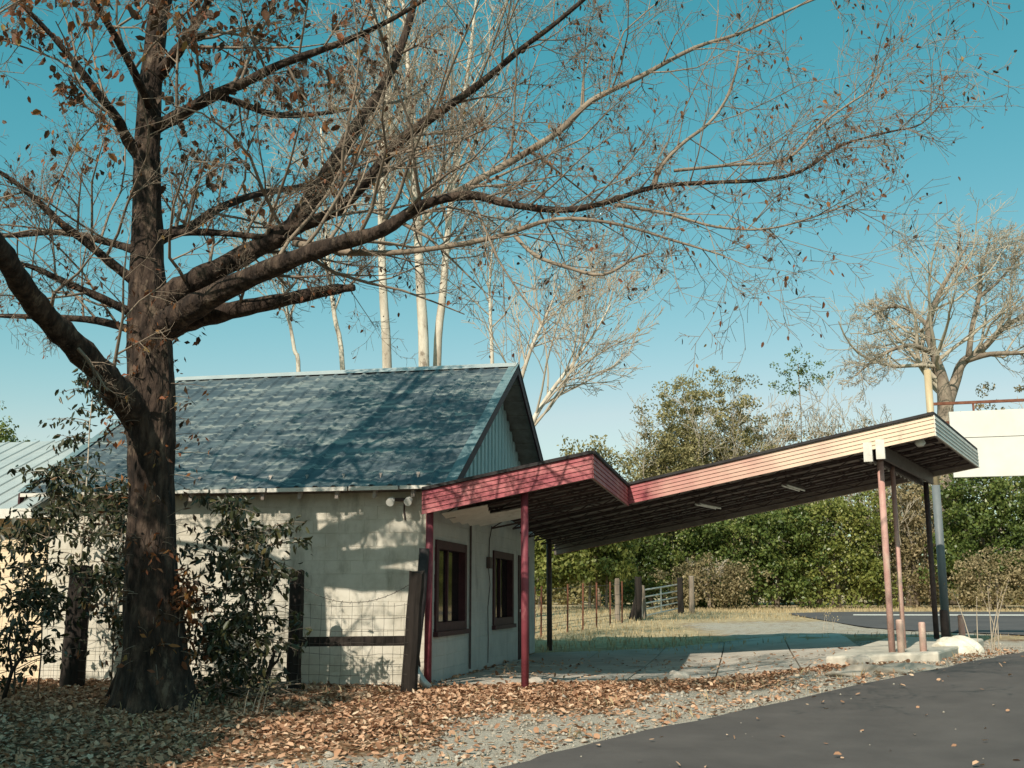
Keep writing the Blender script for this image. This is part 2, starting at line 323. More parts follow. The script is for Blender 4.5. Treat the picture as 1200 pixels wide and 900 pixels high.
DD, LL = np.meshgrid(ds_, ls_, indexing='ij'); ZZ = GDL(DD, LL)
rngG = np.random.default_rng(4)
ZZ = ZZ+np.where((DD > 5) & (DD < 60) & (road_dist(DD, LL) > .3), rngG.normal(0, .008, DD.shape), 0)
rd = road_dist(DD, LL)
ZZ = np.where((rd < -.3) & (DD < 28), ZZ-.05, ZZ)
GX = LL*cs-DD*sn; GY = LL*sn+DD*cs
V = np.stack([GX, GY, ZZ], -1).reshape(-1, 3); ni, nj = DD.shape; I = np.arange(ni*nj).reshape(ni, nj)
Q = np.stack([I[:-1, :-1], I[:-1, 1:], I[1:, 1:], I[1:, :-1]], -1).reshape(-1, 4)
def zones(d, l):
    rd = road_dist(d, l)
    grav = 1-sst(.9, 2.4, rd+.5*np.sin(l*1.7+d*.9))
    grav = np.maximum(grav, sst(4.5, 7, l)*sst(13, 16, d)*.8)
    dry = sst(22, 27, d)
    farg = sst(3.0, 6.0, l)*sst(24, 27, d)*(1-sst(33, 38, d-.25*l))*.62
    return np.clip(1-grav, 0, 1)*(1-dry), np.clip(np.maximum(grav*(1-dry), farg), 0, 1), np.clip(dry*(1-farg), 0, 1)
lz, gz, dz = zones(DD, LL)
me = npmesh('ground', V, Q)
for nm, ar in (('leafy', lz), ('gravelly', gz), ('dry', dz)):
    a = me.attributes.new(nm, 'FLOAT', 'POINT'); a.data.foreach_set('value', np.ascontiguousarray(ar.ravel(), np.float32))
def ground_mat():
    m = bpy.data.materials.new('verge_ground'); m.use_nodes = True; nt = m.node_tree; b = nt.nodes['Principled BSDF']; b.inputs['Roughness'].default_value = .95; b.inputs['Specular IOR Level'].default_value = .1
    g = nt.nodes.new('ShaderNodeNewGeometry')
    def noise(sc, det=8, ro=.65):
        n = nt.nodes.new('ShaderNodeTexNoise'); n.inputs['Scale'].default_value = sc; n.inputs['Detail'].default_value = det; n.inputs['Roughness'].default_value = ro
        nt.links.new(g.outputs['Position'], n.inputs['Vector']); return n.outputs['Fac']
    def rp(src, st): r = ramp_node(nt, st); nt.links.new(src, r.inputs[0]); return r.outputs[0]
    def mix(a, b_, f):
        x = nt.nodes.new('ShaderNodeMix'); x.data_type = 'RGBA'; nt.links.new(a, x.inputs['A']); nt.links.new(b_, x.inputs['B']); nt.links.new(f, x.inputs['Factor']); return x.outputs['Result']
    def edge(at, sc, amp, lo=.4, hi=.6):
        A = nt.nodes.new('ShaderNodeAttribute'); A.attribute_name = at; k = nt.nodes.new('ShaderNodeMath'); k.operation = 'MULTIPLY_ADD'; k.inputs[1].default_value = amp
        nt.links.new(noise(sc), k.inputs[0]); nt.links.new(A.outputs['Fac'], k.inputs[2])
        r = nt.nodes.new('ShaderNodeMapRange'); r.inputs['From Min'].default_value = lo+amp*.5; r.inputs['From Max'].default_value = hi+amp*.5; nt.links.new(k.outputs[0], r.inputs['Value']); return r.outputs[0]
    soil = rp(noise(14), [(.3, (.10, .06, .035)), (.5, (.21, .13, .075)), (.7, (.34, .23, .14))])
    grav = rp(noise(38, 4, .8), [(.3, (.20, .175, .145)), (.5, (.40, .365, .305)), (.7, (.60, .56, .48))])
    dryc = rp(noise(5), [(.3, (.26, .20, .12)), (.5, (.44, .35, .21)), (.7, (.56, .46, .30))])
    wood = rp(noise(2), [(.3, (.10, .085, .045)), (.7, (.22, .17, .09))])
    c = mix(soil, grav, edge('gravelly', 3.5, .9)); c = mix(c, dryc, edge('dry', 2, .6))
    s = nt.nodes.new('ShaderNodeAttribute'); s.attribute_name = 'dry'
    nt.links.new(c, b.inputs['Base Color'])
    bp = nt.nodes.new('ShaderNodeBump'); bp.inputs['Strength'].default_value = .9; bp.inputs['Distance'].default_value = .03; nt.links.new(noise(30, 6), bp.inputs['Height']); nt.links.new(bp.outputs[0], b.inputs['Normal'])
    return m
M['ground'] = ground_mat()
tag(link('ground', me, 'ground', smooth=True), 'leaf-strewn gravel and dry grass ground', kind='structure')

# near road
rng = np.random.default_rng(1)
fine = []
for a, b in zip(RE[:-1], RE[1:]):
    k = max(1, int(np.linalg.norm(b-a)/.35))
    for t in range(k): fine.append(a+(b-a)*t/k)
fine.append(RE[-1]); fine = np.array(fine)
jit = np.convolve(rng.normal(0, .10, len(fine)+4), np.ones(3)/3, 'same')[2:-2]
ts = np.concatenate([[0, .004, .012], np.linspace(.03, 1, 26)])
rows = []
for i, e in enumerate(fine):
    e0 = np.array([e[0], e[1]+jit[i]]); q = e+np.array([-14.0, 34.0]) if e[0] > 2 else e+np.array([-16., 34.])
    for j, t in enumerate(ts):
        p = e0+(q-e0)*t; z = float(GDL(*p))+(.004 if j == 0 else .03); rows.append(W(p[0], p[1], z))
rv = np.array(rows); I = np.arange(len(fine)*len(ts)).reshape(len(fine), len(ts))
Q = np.stack([I[:-1, :-1], I[:-1, 1:], I[1:, 1:], I[1:, :-1]], -1).reshape(-1, 4)
tag(link('road', npmesh('road', rv, Q), 'asphalt', smooth=True), 'dark asphalt road in the foreground', kind='structure')
# far side road
top = [(925, 719.2), (1000, 717.6), (1100, 717.4), (1200, 717.6), (1400, 718)]; bot = [(925, 720.5), (985, 731), (1080, 740.5), (1200, 745.5), (1400, 752)]
def far_sheet(name, top, bot, m, dz, n=14, k=8):
    rows = []
    T = [PG(*p) for p in top]; B = [PG(*p) for p in bot]
    for s in range(len(T)-1):
        for i in range(n+(s == len(T)-2)):
            f = i/n; a = np.array(T[s])*(1-f)+np.array(T[s+1])*f; b = np.array(B[s])*(1-f)+np.array(B[s+1])*f
            for j in range(k+1):
                p = b+(a-b)*j/k; rows.append(W(p[0], p[1], float(GDL(*p))+dz))
    r = len(rows)//(k+1); I = np.arange(len(rows)).reshape(r, k+1); Q = np.stack([I[:-1, :-1], I[1:, :-1], I[1:, 1:], I[:-1, 1:]], -1).reshape(-1, 4)
    return link(name, npmesh(name, np.array(rows), Q), m)
fr = tag(far_sheet('side_road', top, bot, 'asphalt_far', .025), 'grey asphalt side road behind the canopy', kind='structure')
ln = far_sheet('edge_line', [(1000, 721.0), (1200, 721.2), (1400, 722)], [(1000, 722.3), (1200, 722.7), (1400, 723.5)], 'paint', .034, k=2); ln.parent = fr

# concrete apron under the canopy, in cast slabs
Aa = Vector((.951, -.309, 0)); Cc = Vector((.309, .951, 0))
ap = thing('concrete_apron', None, None); ap['kind'] = 'structure'; ap['label'] = 'weathered concrete apron beneath the canopy'
for i in range(5):
    for j in range(4):
        x0 = -4.45+i*1.32; mb = MB(); b, t = [], []
        for (dx, dy) in ((0.012, .012), (1.308, .012), (1.308, 2.038), (.012, 2.038)):
            x = x0+dx; y = 15.85+.58*(x+4.45)+j*2.05+dy
            g = G(x, y); b.append((x, y, g-.15)); t.append((x, y, g+.03+random.Random(i*9+j).uniform(-.008, .008)))
        mb.hexa(b, t).build('slab', 'concrete', ap)

# =================================================================== STATION BUILDING
WX, WY, BX, BY = -4.54, 15.8, -10.7, 24.5       # gable wall plane, long wall plane, far ends
EZ, RZ, RYr = 2.855, 5.58, 20.15                 # eave and ridge heights, ridge line
st = thing('service_station', 'old white block service station with blue-green metal roof and dark windows', 'building'); 
T = .2
core = MB()
rec = .006
WIN = [(16.28, 18.17, .76, 2.12), (20.24, 22.05, .76, 2.12)]; DOOR = (22.62, 23.75, -.1, 2.12)
def wall_strip_y(mb, x0, x1, y0, y1, z0, z1, holes):
    ys = sorted({y0, y1, *[h[0] for h in holes], *[h[1] for h in holes]})
    for a, b in zip(ys[:-1], ys[1:]):
        h = [q for q in holes if q[0] <= a and q[1] >= b]
        if h:
            if h[0][2] > z0: mb.box(x0, x1, a, b, z0, h[0][2])
            mb.box(x0, x1, a, b, h[0][3], z1)
        else: mb.box(x0, x1, a, b, z0, z1)
wall_strip_y(core, WX-T, WX-rec, WY+T, BY-T, -.25, 2.80, WIN+[DOOR])
core.box(BX, WX-rec, WY+rec, WY+T, -.25, 2.80)
core.box(BX, WX-rec, BY-T, BY, -.25, 2.80)
core.box(BX, BX+T, WY+T, BY-T, -.25, 2.80)
core.build('wall', 'mortar', st)
fl = MB().box(BX+T, WX-T, WY+T, BY-T, -.2, -.02).build('floor', 'concrete', st)
# painted blocks: length .4, course .2
bl_cache = {}
def block_mesh(L, H, m):
    k = (round(L, 3), round(H, 3), m)
    if k not in bl_cache:
        c = .003; mb = MB(); y0, y1 = 0, .05    # local: x along wall, y into the wall
        x0, x1, z0, z1 = .0012, L-.0012, .0012, H-.0012
        f = [(x0+c, y0, z0+c), (x1-c, y0, z0+c), (x1-c, y0, z1-c), (x0+c, y0, z1-c)]; b = [(x0, y0+c, z0), (x1, y0+c, z0), (x1, y0+c, z1), (x0, y0+c, z1)]; e = [(x, y1, z) for x, _, z in b]
        mb.add(f+b+e, [(0, 1, 2, 3)]+[(i, i+4, (i+1) % 4+4, (i+1) % 4) for i in range(4)]+[(i+4, i+8, (i+1) % 4+8, (i+1) % 4+4) for i in range(4)])
        me = mb.mesh('block'); me.materials.append(M[m]); bl_cache[k] = me
    return bl_cache[k]
rb = random.Random(5)
def blocks(parent, org, ang, length, z0, z1, holes=(), m='block'):
    ca, sa = math.cos(ang), math.sin(ang); row = 0; z = z0
    while z < z1-.02:
        H = min(.2, z1-z); x = 0; first = True
        while x < length-.01:
            L = .2 if (first and row % 2) else .4; first = False; L = min(L, length-x)
            pieces = [(x, x+L, z, z+H)]
            for h in holes:
                nx = []
                for a, b, c, d in pieces:
                    if b <= h[0] or a >= h[1] or d <= h[2] or c >= h[3]: nx.append((a, b, c, d)); continue
                    if a < h[0]: nx.append((a, h[0], c, d))
                    if b > h[1]: nx.append((h[1], b, c, d))
                    m0, m1 = max(a, h[0]), min(b, h[1])
                    if c < h[2]: nx.append((m0, m1, c, h[2]))
                    if d > h[3]: nx.append((m0, m1, h[3], d))
                pieces = nx
            for a, b, c, d in pieces:
                if b-a < .03 or d-c < .03: continue
                o = bpy.data.objects.new('block', block_mesh(b-a, d-c, m)); COL.objects.link(o); o.parent = parent
                off = rb.uniform(-.0015, .0008)
                o.location = (org[0]+ca*a-sa*off, org[1]+sa*a+ca*off, c); o.rotation_euler = (0, 0, ang)
            x += L
        z += H; row += 1
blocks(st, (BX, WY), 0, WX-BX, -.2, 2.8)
blocks(st, (WX, WY+.055), math.pi/2, BY-WY-.06, -.2, 2.8, [(a-WY-.055, b-WY-.055, c, d) for a, b, c, d in WIN+[DOOR]], 'block_shade')
# windows
for (a, b, c, d) in WIN:
    mb = MB(); fw = .13; x0, x1 = WX-.13, WX+.035
    mb.box(x0, x1, a, a+fw, c, d).box(x0, x1, b-fw, b, c, d).box(x0, x1-.002, a+fw, b-fw, d-fw, d).box(x0, x1-.002, a+fw, b-fw, c, c+fw)
    wd = mb.build('window', 'maroon_dark', st)
    mb = MB(); mb.box(WX-.10, WX-.045, (a+b)/2-.035, (a+b)/2+.035, c+fw, d-fw); mb.build('mullion', 'maroon_dark', wd)
    MB().box(WX-.09, WX-.08, a+fw, (a+b)/2-.035, c+fw, d-fw).build('pane', 'glass', wd)
    MB().box(WX-.09, WX-.08, (a+b)/2+.035, b-fw, c+fw, d-fw).build('pane', 'glass', wd)
    MB().box(WX-.02, WX+.075, a-.05, b+.05, c-.075, c-.002).build('sill', 'maroon_dark', wd)
a, b, c, d = DOOR
dr = MB().box(WX-.12, WX-.05, a+.07, b-.07, 0, d-.08).build('door', 'dark_wood', st)
mb = MB().box(WX-.14, WX+.02, a, a+.068, 0, d).box(WX-.14, WX+.02, b-.068, b, 0, d).box(WX-.14, WX+.018, a+.068, b-.068, d-.078, d); mb.build('door_frame', 'maroon_dark', dr)
MB().tube([(WX-.05, a+.16, 1.0), (WX+.02, a+.16, 1.0)], .03, 8).build('handle', 'galv', dr)
# conduit, wires and switch box on the gable wall
mb = MB().tube([(WX+.03, 18.42, .1), (WX+.03, 18.42, 2.5)], .02, 6); mb.build('conduit', 'steel_dark', st)
MB().box(WX+.004, WX+.07, 19.72, 19.92, 1.78, 1.98).build('meter_box', 'steel_dark', st)
MB().tube([(WX+.02, 19.82, 1.78), (WX+.03, 19.9, 1.5), (WX+.02, 19.78, 1.1), (WX+.02, 19.82, .5), (WX+.02, 19.8, .12)], .008, 5).build('cable', 'steel_dark', st)
MB().tube([(WX+.02, 19.86, 1.98), (WX+.02, 19.9, 2.3), (WX+.04, 20.0, 2.55)], .01, 5).build('cable', 'steel_dark', st)
# roof
OX = -4.07; OL = -11.05; OYf = 15.47; OYb = 2*RYr-OYf
sl = (RZ-EZ)/(RYr-OYf); slen = math.hypot(RZ-EZ, RYr-OYf); ang = math.atan2(RZ-EZ, RYr-OYf)
def roof_panel(wd, ribs=3):
    """sheet with trapezoid ribs: local x across, y up the slope"""
    prof = []; p = wd/ribs
    for i in range(ribs):
        x = i*p; prof += [(x, 0), (x+p*.30, 0.003), (x+p*.62, 0.003), (x+p*.72, .026), (x+p*.86, .026)]
    prof.append((wd, 0)); n = len(prof); mb = MB()
    k = 5
    for j in range(k): mb.v += [(x, slen*j/(k-1), z) for x, z in prof]
    for j in range(k): mb.v += [(x, slen*j/(k-1), z-.006) for x, z in prof]
    for j in range(k-1):
        for i in range(n-1):
            q = j*n+i; mb.f.append((q, q+1, q+n+1, q+n)); o = k*n; mb.f.append((o+q, o+q+n, o+q+n+1, o+q+1))
    for i in range(n-1): mb.f.append((i, k*n+i, k*n+i+1, i+1))
    for j in range(k-1): mb.f.append((j*n, (j+1)*n, k*n+(j+1)*n, k*n+j*n)); mb.f.append((j*n+n-1, k*n+j*n+n-1, k*n+(j+1)*n+n-1, (j+1)*n+n-1))
    me = mb.mesh('roof_panel'); return me
rf = MB()
# roof boards under the sheets
rf.hexa([(OL, OYf+.02, EZ-.05), (OX, OYf+.02, EZ-.05), (OX, RYr, RZ-.06), (OL, RYr, RZ-.06)], [(OL, OYf+.02, EZ-.012), (OX, OYf+.02, EZ-.012), (OX, RYr, RZ-.02), (OL, RYr, RZ-.02)])
rf.hexa([(OL, RYr+.001, RZ-.06), (OX, RYr+.001, RZ-.06), (OX, OYb-.02, EZ-.05), (OL, OYb-.02, EZ-.05)], [(OL, RYr+.001, RZ-.02), (OX, RYr+.001, RZ-.02), (OX, OYb-.02, EZ-.012), (OL, OYb-.02, EZ-.012)])
roof = rf.build('roof', 'soffit', st)
np_ = 8; pw = (OX-OL)/np_; pm = roof_panel(pw); pm.materials.append(M['roof'])
for i in range(np_):
    o = bpy.data.objects.new('roof_panel', pm); COL.objects.link(o); o.parent = roof; o.location = (OL+i*pw, OYf, EZ+.002+rb.uniform(0, .006)); o.rotation_euler = (ang, 0, 0)
    o = bpy.data.objects.new('roof_panel', pm); COL.objects.link(o); o.parent = roof; o.location = (OL+(i+1)*pw, OYb, EZ+.002+rb.uniform(0, .006)); o.rotation_euler = (ang, 0, math.pi)
MB().add([(OL-.02, RYr-.16, RZ-.05), (OX+.02, RYr-.16, RZ-.05), (OX+.02, RYr, RZ+.055), (OL-.02, RYr, RZ+.055), (OX+.02, RYr+.16, RZ-.05), (OL-.02, RYr+.16, RZ-.05)], [(0, 1, 2, 3), (3, 2, 4, 5), (1, 4, 2), (0, 3, 5)]).build('ridge_cap', 'roof_pale', roof)
for x in (OX, OL):   # rake boards with a metal edge
    for (ya, yb) in ((OYf, RYr), (OYb, RYr)):
        s = 1 if x == OX else -1
        MB().hexa([(x+.002*s, ya, EZ-.16), (x+.035*s, ya, EZ-.16), (x+.035*s, yb, RZ-.17), (x+.002*s, yb, RZ-.17)], [(x+.002*s, ya, EZ-.0), (x+.035*s, ya, EZ-.0), (x+.035*s, yb, RZ-.01), (x+.002*s, yb, RZ-.01)]).build('rake_board', 'maroon_dark', roof)
        MB().hexa([(x-.12*s, ya, EZ+.034), (x+.05*s, ya, EZ+.034), (x+.05*s, yb, RZ+.026), (x-.12*s, yb, RZ+.026)], [(x-.12*s, ya, EZ+.042), (x+.05*s, ya, EZ+.042), (x+.05*s, yb, RZ+.034), (x-.12*s, yb, RZ+.034)]).build('rake_trim', 'trim', roof)
# eave: bright metal drip edge in lengths and rafter tails
xx = OL
while xx < OX-.05:
    L = min(rb.uniform(.7, 1.4), OX-xx); MB().box(xx+.01, xx+L-.02, OYf-.022, OYf+.004, EZ-.05+rb.uniform(-.008, .006), EZ+.004).build('drip_edge', 'white_trim', roof); xx += L
for i in range(11):
    x = BX+.15+i*.585
    MB().hexa([(x, OYf+.05, EZ-.16), (x+.05, OYf+.05, EZ-.16), (x+.05, WY-.004, EZ+.12), (x, WY-.004, EZ+.12)], [(x, OYf+.05, EZ-.035), (x+.05, OYf+.05, EZ-.035), (x+.05, WY-.004, EZ+.235), (x, WY-.004, EZ+.235)]).build('rafter_tail', 'soffit', roof)
MB().box(BX, WX-.01, WY+.02, WY+.12, 2.802, 3.05).build('wall_plate', 'soffit', roof)
# gable siding, one strip each
y = WY+.02; gw = (BY-WY-.04)/30; gx = WX+.012
gable = MB().add([(gx-.06, WY+.03, 2.8), (gx-.06, BY-.03, 2.8), (gx-.06, BY-.03, EZ+(OYb-BY)*sl-.08), (gx-.06, RYr, RZ-.12), (gx-.06, WY+.03, EZ+(WY-OYf)*sl-.08)], [(0, 1, 2, 3, 4)]).build('gable_wall', 'soffit', st)
MB().add([(BX+.03, WY+.03, 2.8), (BX+.03, BY-.03, 2.8), (BX+.03, BY-.03, EZ+(OYb-BY)*sl-.08), (BX+.03, RYr, RZ-.12), (BX+.03, WY+.03, EZ+(WY-OYf)*sl-.08)], [(4, 3, 2, 1, 0)]).build('gable_wall', 'siding', st)
def roofz(y): return EZ+(min(y, 2*RYr-y)-OYf)*sl-.07
for i in range(30):
    a = WY+.02+i*gw; b = a+gw; m1 = a+gw*.62
    for (p, q, pr) in ((a, m1, .0), (m1, b, .03)):
        MB().hexa([(gx-.05, p, 2.75), (gx+pr, p+.004, 2.75), (gx+pr, q-.004, 2.75), (gx-.05, q, 2.75)], [(gx-.05, p, roofz(p)), (gx+pr, p+.004, roofz(p+.004)), (gx+pr, q-.004, roofz(q-.004)), (gx-.05, q, roofz(q))]).build('siding_strip', 'siding', gable)
# soffit boards under the gable overhang
for (ya, yb) in ((OYf, RYr), (OYb, RYr)):
    n = 12
    for i in range(n):
        t0, t1 = i/n, (i+.94)/n; y0, y1 = ya+(yb-ya)*t0, ya+(yb-ya)*t1; z0, z1 = EZ-.075+(RZ-EZ-.01)*t0, EZ-.075+(RZ-EZ-.01)*t1
        MB().hexa([(gx+.04, y0, z0), (OX-.005, y0, z0), (OX-.005, y1, z1), (gx+.04, y1, z1)], [(gx+.04, y0, z0+.018), (OX-.005, y0, z0+.018), (OX-.005, y1, z1+.018), (gx+.04, y1, z1+.018)]).build('soffit_board', 'soffit', roof)
# twin floodlight under the eave
fl = thing('eave_floodlight', 'small twin white floodlight under the eave near the wall corner', 'lamp')
for dx in (0, .27): MB().tube([(-5.02+dx, 15.66, 2.69), (-5.02+dx, 15.60, 2.66), (-5.02+dx, 15.52, 2.62)], [.03, .055, .06], 10).build('lamp_head', 'lamp', fl)
MB().box(-5.0, -4.78, 15.68, WY, 2.66, 2.70).tube([(-4.88, WY-.01, 2.68), (-4.88, WY-.02, 2.5), (-4.86, WY-.02, 2.38)], .012, 5).build('bracket', 'steel_dark', fl)

# lean-to beside the building (left)
sh = thing('side_shed', 'low cream block shed with pale metal roof joined to the station', 'building')
SX = -15.2; SY = 16.15
MB().box(SX, BX-.01, SY+.02, SY+.2, -.25, 2.62).box(SX, SX+.2, SY+.2, 22, -.25, 2.62).box(SX+.2, BX-.01, 21.8, 22, -.25, 2.62).build('wall', 'mortar', sh)
blocks(sh, (BX-.01-2.8, SY), 0, 2.8, -.2, 2.6, m='cream')
sr = MB().hexa([(SX-.3, SY-.35, 2.62), (BX-.36, SY-.35, 2.62), (BX-.36, 19.2, 4.22), (SX-.3, 19.2, 4.22)], [(SX-.3, SY-.35, 2.66), (BX-.36, SY-.35, 2.66), (BX-.36, 19.2, 4.26), (SX-.3, 19.2, 4.26)])
sr.hexa([(SX-.3, 19.201, 4.22), (BX-.36, 19.201, 4.22), (BX-.36, 22.4, 2.62), (SX-.3, 22.4, 2.62)], [(SX-.3, 19.201, 4.26), (BX-.36, 19.201, 4.26), (BX-.36, 22.4, 2.66), (SX-.3, 22.4, 2.66)])
so = sr.build('roof', 'roof_pale', sh)
for i in range(14):
    x = BX-.42-i*.33; MB().hexa([(x, SY-.35, 2.662), (x+.05, SY-.35, 2.662), (x+.05, 19.2, 4.262), (x, 19.2, 4.262)], [(x+.01, SY-.35, 2.685), (x+.04, SY-.35, 2.685), (x+.04, 19.2, 4.285), (x+.01, 19.2, 4.285)]).build('roof_rib', 'roof_pale', so)
MB().box(SX-.3, BX-.02, SY-.385, SY-.352, 2.50, 2.65).build('fascia_board', 'white_trim', sh)

# =================================================================== CANOPY
cn = thing('station_canopy', 'long upswept filling-station canopy with faded red lap-board fascia', 'canopy')
FH = .34
S1z = 3.24; X1 = -2.03; X0 = -4.5; Y0 = 15.42; SL1 = .19
def z1(x): return S1z+(x-X1)*SL1
S = Vector((-2.03, 20.3, 0)); S2z = 3.27; LEN = 5.38; WID = 5.1; SL2 = .163
a3 = Vector((Aa.x, Aa.y, 0)).normalized(); c3 = Vector((Cc.x, Cc.y, 0)).normalized()
def z2(x, y): return S2z+SL2*((x-S.x)*a3.x+(y-S.y)*a3.y)
N = S+a3*LEN; FC = N+c3*WID
tL = (FC.x+4.4)/a3.x; LB = FC-a3*tL          # far corner against the building's rear corner
def laps(p, q, zp, zq, out, n, parent, m, h=FH, capm='tar', ov=.05):
    """lap boards from p to q (2-D) with top edges zp, zq; out = outward unit vector"""
    p = Vector((p[0], p[1], 0)); q = Vector((q[0], q[1], 0)); out = Vector((out[0], out[1], 0)).normalized()
    hh = h/n
    for i in range(n):
        zt, zb = i*hh, (i+1)*hh-.002
        t_in, t_out, b_out = .0, .010, .024
        A = [p+out*t_in, p+out*b_out, q+out*b_out, q+out*t_in]; B = [p+out*t_in, p+out*t_out, q+out*t_out, q+out*t_in]
        zz = [zp, zp, zq, zq]
        lo = [(v.x, v.y, z-zb) for v, z in zip(A, zz)]; hi = [(v.x, v.y, z-zt) for v, z in zip(B, zz)]
        MB().hexa(lo, hi).build('lap_board', m, parent)
    i3 = p-out*.10; j3 = q-out*.10; o3 = p+out*ov; k3 = q+out*ov
    MB().hexa([(i3.x, i3.y, zp+.004), (o3.x, o3.y, zp+.004), (k3.x, k3.y, zq+.004), (j3.x, j3.y, zq+.004)], [(i3.x, i3.y, zp+.05), (o3.x, o3.y, zp+.05), (k3.x, k3.y, zq+.05), (j3.x, j3.y, zq+.05)]).build('roof_edge', capm, parent)
    # backing board
    bi = p-out*.04; bj = q-out*.04; po = p-out*.003; qo = q-out*.003
    MB().hexa([(bi.x, bi.y, zp-h+.01), (po.x, po.y, zp-h+.01), (qo.x, qo.y, zq-h+.01), (bj.x, bj.y, zq-h+.01)], [(bi.x, bi.y, zp), (po.x, po.y, zp), (qo.x, qo.y, zq), (bj.x, bj.y, zq)]).build('fascia_backing', 'deck', parent)
laps((X0, Y0), (X1, Y0), z1(X0), z1(X1), (0, -1), 5, cn, 'fascia')
laps((X1, Y0), (X1, S.y), z1(X1), z1(X1), (1, 0), 5, cn, 'fascia')
laps((S.x, S.y), (N.x, N.y), z2(S.x, S.y), z2(N.x, N.y), -c3, 5, cn, 'fascia')
laps((N.x, N.y), (FC.x, FC.y), z2(N.x, N.y), z2(FC.x, FC.y), a3, 5, cn, 'white_trim', ov=.012)
laps((FC.x, FC.y), (LB.x, LB.y), z2(FC.x, FC.y), z2(LB.x, LB.y), c3, 5, cn, 'fascia')
# decks: boards along the canopy with gaps below, sheet on top
def quadprism(pts, zf, lo, hi, name, m):
    return MB().hexa([(p[0], p[1], zf(*p)+lo) for p in pts], [(p[0], p[1], zf(*p)+hi) for p in pts]).build(name, m, cn)
zf1 = lambda x, y: z1(x)
quadprism([(X0, Y0+.05), (X1-.05, Y0+.05), (X1-.05, 20.9), (X0, 20.9)], zf1, -.05, -.012, 'deck', 'tar')
PL = Vector((X0, S.y+(X0-S.x)/a3.x*a3.y, 0))
quadprism([(S.x-a3.x*2.6, S.y-a3.y*2.6), (N.x-a3.x*.05+c3.x*.05, N.y-a3.y*.05+c3.y*.05), (FC.x-a3.x*.05-c3.x*.05, FC.y-a3.y*.05-c3.y*.05), (LB.x, LB.y-.05)], z2, -.055, -.012, 'deck', 'tar')
n = 26
for i in range(n):
    y0 = Y0+.06+i*(20.25-Y0)/n; y1 = y0+(20.25-Y0)/n-.03
    MB().hexa([(X0, y0, z1(X0)-.085), (X1-.05, y0, z1(X1-.05)-.085), (X1-.05, y1, z1(X1-.05)-.085), (X0, y1, z1(X0)-.085)], [(X0, y0, z1(X0)-.053), (X1-.05, y0, z1(X1-.05)-.053), (X1-.05, y1, z1(X1-.05)-.053), (X0, y1, z1(X0)-.053)]).build('deck_board', 'deck', cn)
n = 24
for i in range(n):
    w0 = .06+i*(WID-.12)/n; w1 = w0+(WID-.12)/n-.03; 
    e = [S+c3*w0, S+c3*w1]; lft = [p-a3*((p.x+4.42)/a3.x) for p in e]; rgt = [p+a3*(LEN-.05) for p in e]
    q = [lft[0], rgt[0], rgt[1], lft[1]]
    MB().hexa([(p.x, p.y, z2(p.x, p.y)-.09) for p in q], [(p.x, p.y, z2(p.x, p.y)-.058) for p in q]).build('deck_board', 'deck', cn)
# open-web joists
def joist(p, q, zf, drop=.26, parent=cn):
    p = Vector((p[0], p[1], 0)); q = Vector((q[0], q[1], 0)); L = (q-p).length; mb = MB()
    def at(t, dz): v = p+(q-p)*t; return (v.x, v.y, zf(v.x, v.y)-dz)
    mb.bar(at(0, .11), at(1, .11), .05, .03).bar(at(0, drop), at(1, drop), .05, .03)
    k = max(3, int(L/.32)); pts = [at(i/k, .12 if i % 2 else drop-.01) for i in range(k+1)]
    for a, b in zip(pts[:-1], pts[1:]): mb.bar(a, b, .018, .018)
    return mb.build('joist', 'steel_dark', parent)
for i in range(7):
    w0 = .35+i*(WID-.7)/6; p = S+c3*w0; l = p-a3*((p.x+4.4)/a3.x); r = p+a3*(LEN-.12); joist((l.x, l.y), (r.x, r.y), z2)
for i in range(6):
    y = Y0+.35+i*.85; joist((X0, y), (X1-.08, y), zf1)
# main beam on the posts
BT = 4.42; bt = S+a3*BT
mb = MB()
def bp(wv, dz, side=0): v = bt+c3*wv+a3*side; return (v.x, v.y, z2(v.x, v.y)-dz)
for sd_ in (-.085, .085):
    mb.bar(bp(.06, .38, sd_), bp(WID-.1, .38, sd_), .05, .22)
mb.build('beam', 'steel_dark', cn)
for sd_ in (-.10, .10): 
    v0 = bp(.005, .32, sd_); v = Vector(v0); MB().hexa([v+a3*-.07-c3*.03+Vector((0, 0, -.2)), v+a3*.07-c3*.03+Vector((0, 0, -.2)), v+a3*.07+c3*.03+Vector((0, 0, -.2)), v-a3*.07+c3*.03+Vector((0, 0, -.2))], [v+a3*-.07-c3*.03+Vector((0, 0, .12)), v+a3*.07-c3*.03+Vector((0, 0, .12)), v+a3*.07+c3*.03+Vector((0, 0, .12)), v-a3*.07+c3*.03+Vector((0, 0, .12))]).build('beam_end', 'white_trim', cn)
for i in range(12):
    wv = .3+i*.37; MB().bar(bp(wv, .10, -.13), bp(wv, .50, -.13), .03, .03).build('stud', 'white_trim', cn)
# posts
def post(x, y, ztop, r, m, zb=None): 
    zb = G(x, y)-.05 if zb is None else zb
    return MB().tube([(x, y, zb), (x, y, (zb+ztop)/2), (x, y, ztop)], r, 10).build('post', m, cn, True)
p1 = (-3.04, 15.64); post(*p1, z1(p1[0])-.1, .054, 'maroon')
post(WX+.10, 15.62, z1(WX)-.1, .055, 'maroon')
post(-4.3, 25.0, z2(-4.3, 25)-.1, .06, 'steel_dark')
fp = bt+c3*.42; post(fp.x, fp.y, z2(fp.x, fp.y)-.45, .055, 'pink')
mp = bt+c3*1.7; post(mp.x-.05, mp.y, z2(mp.x, mp.y)-.45, .042, 'pink')
kp = bt+c3*(WID-.35); post(kp.x, kp.y, z2(kp.x, kp.y)-.45, .055, 'steel_dark')
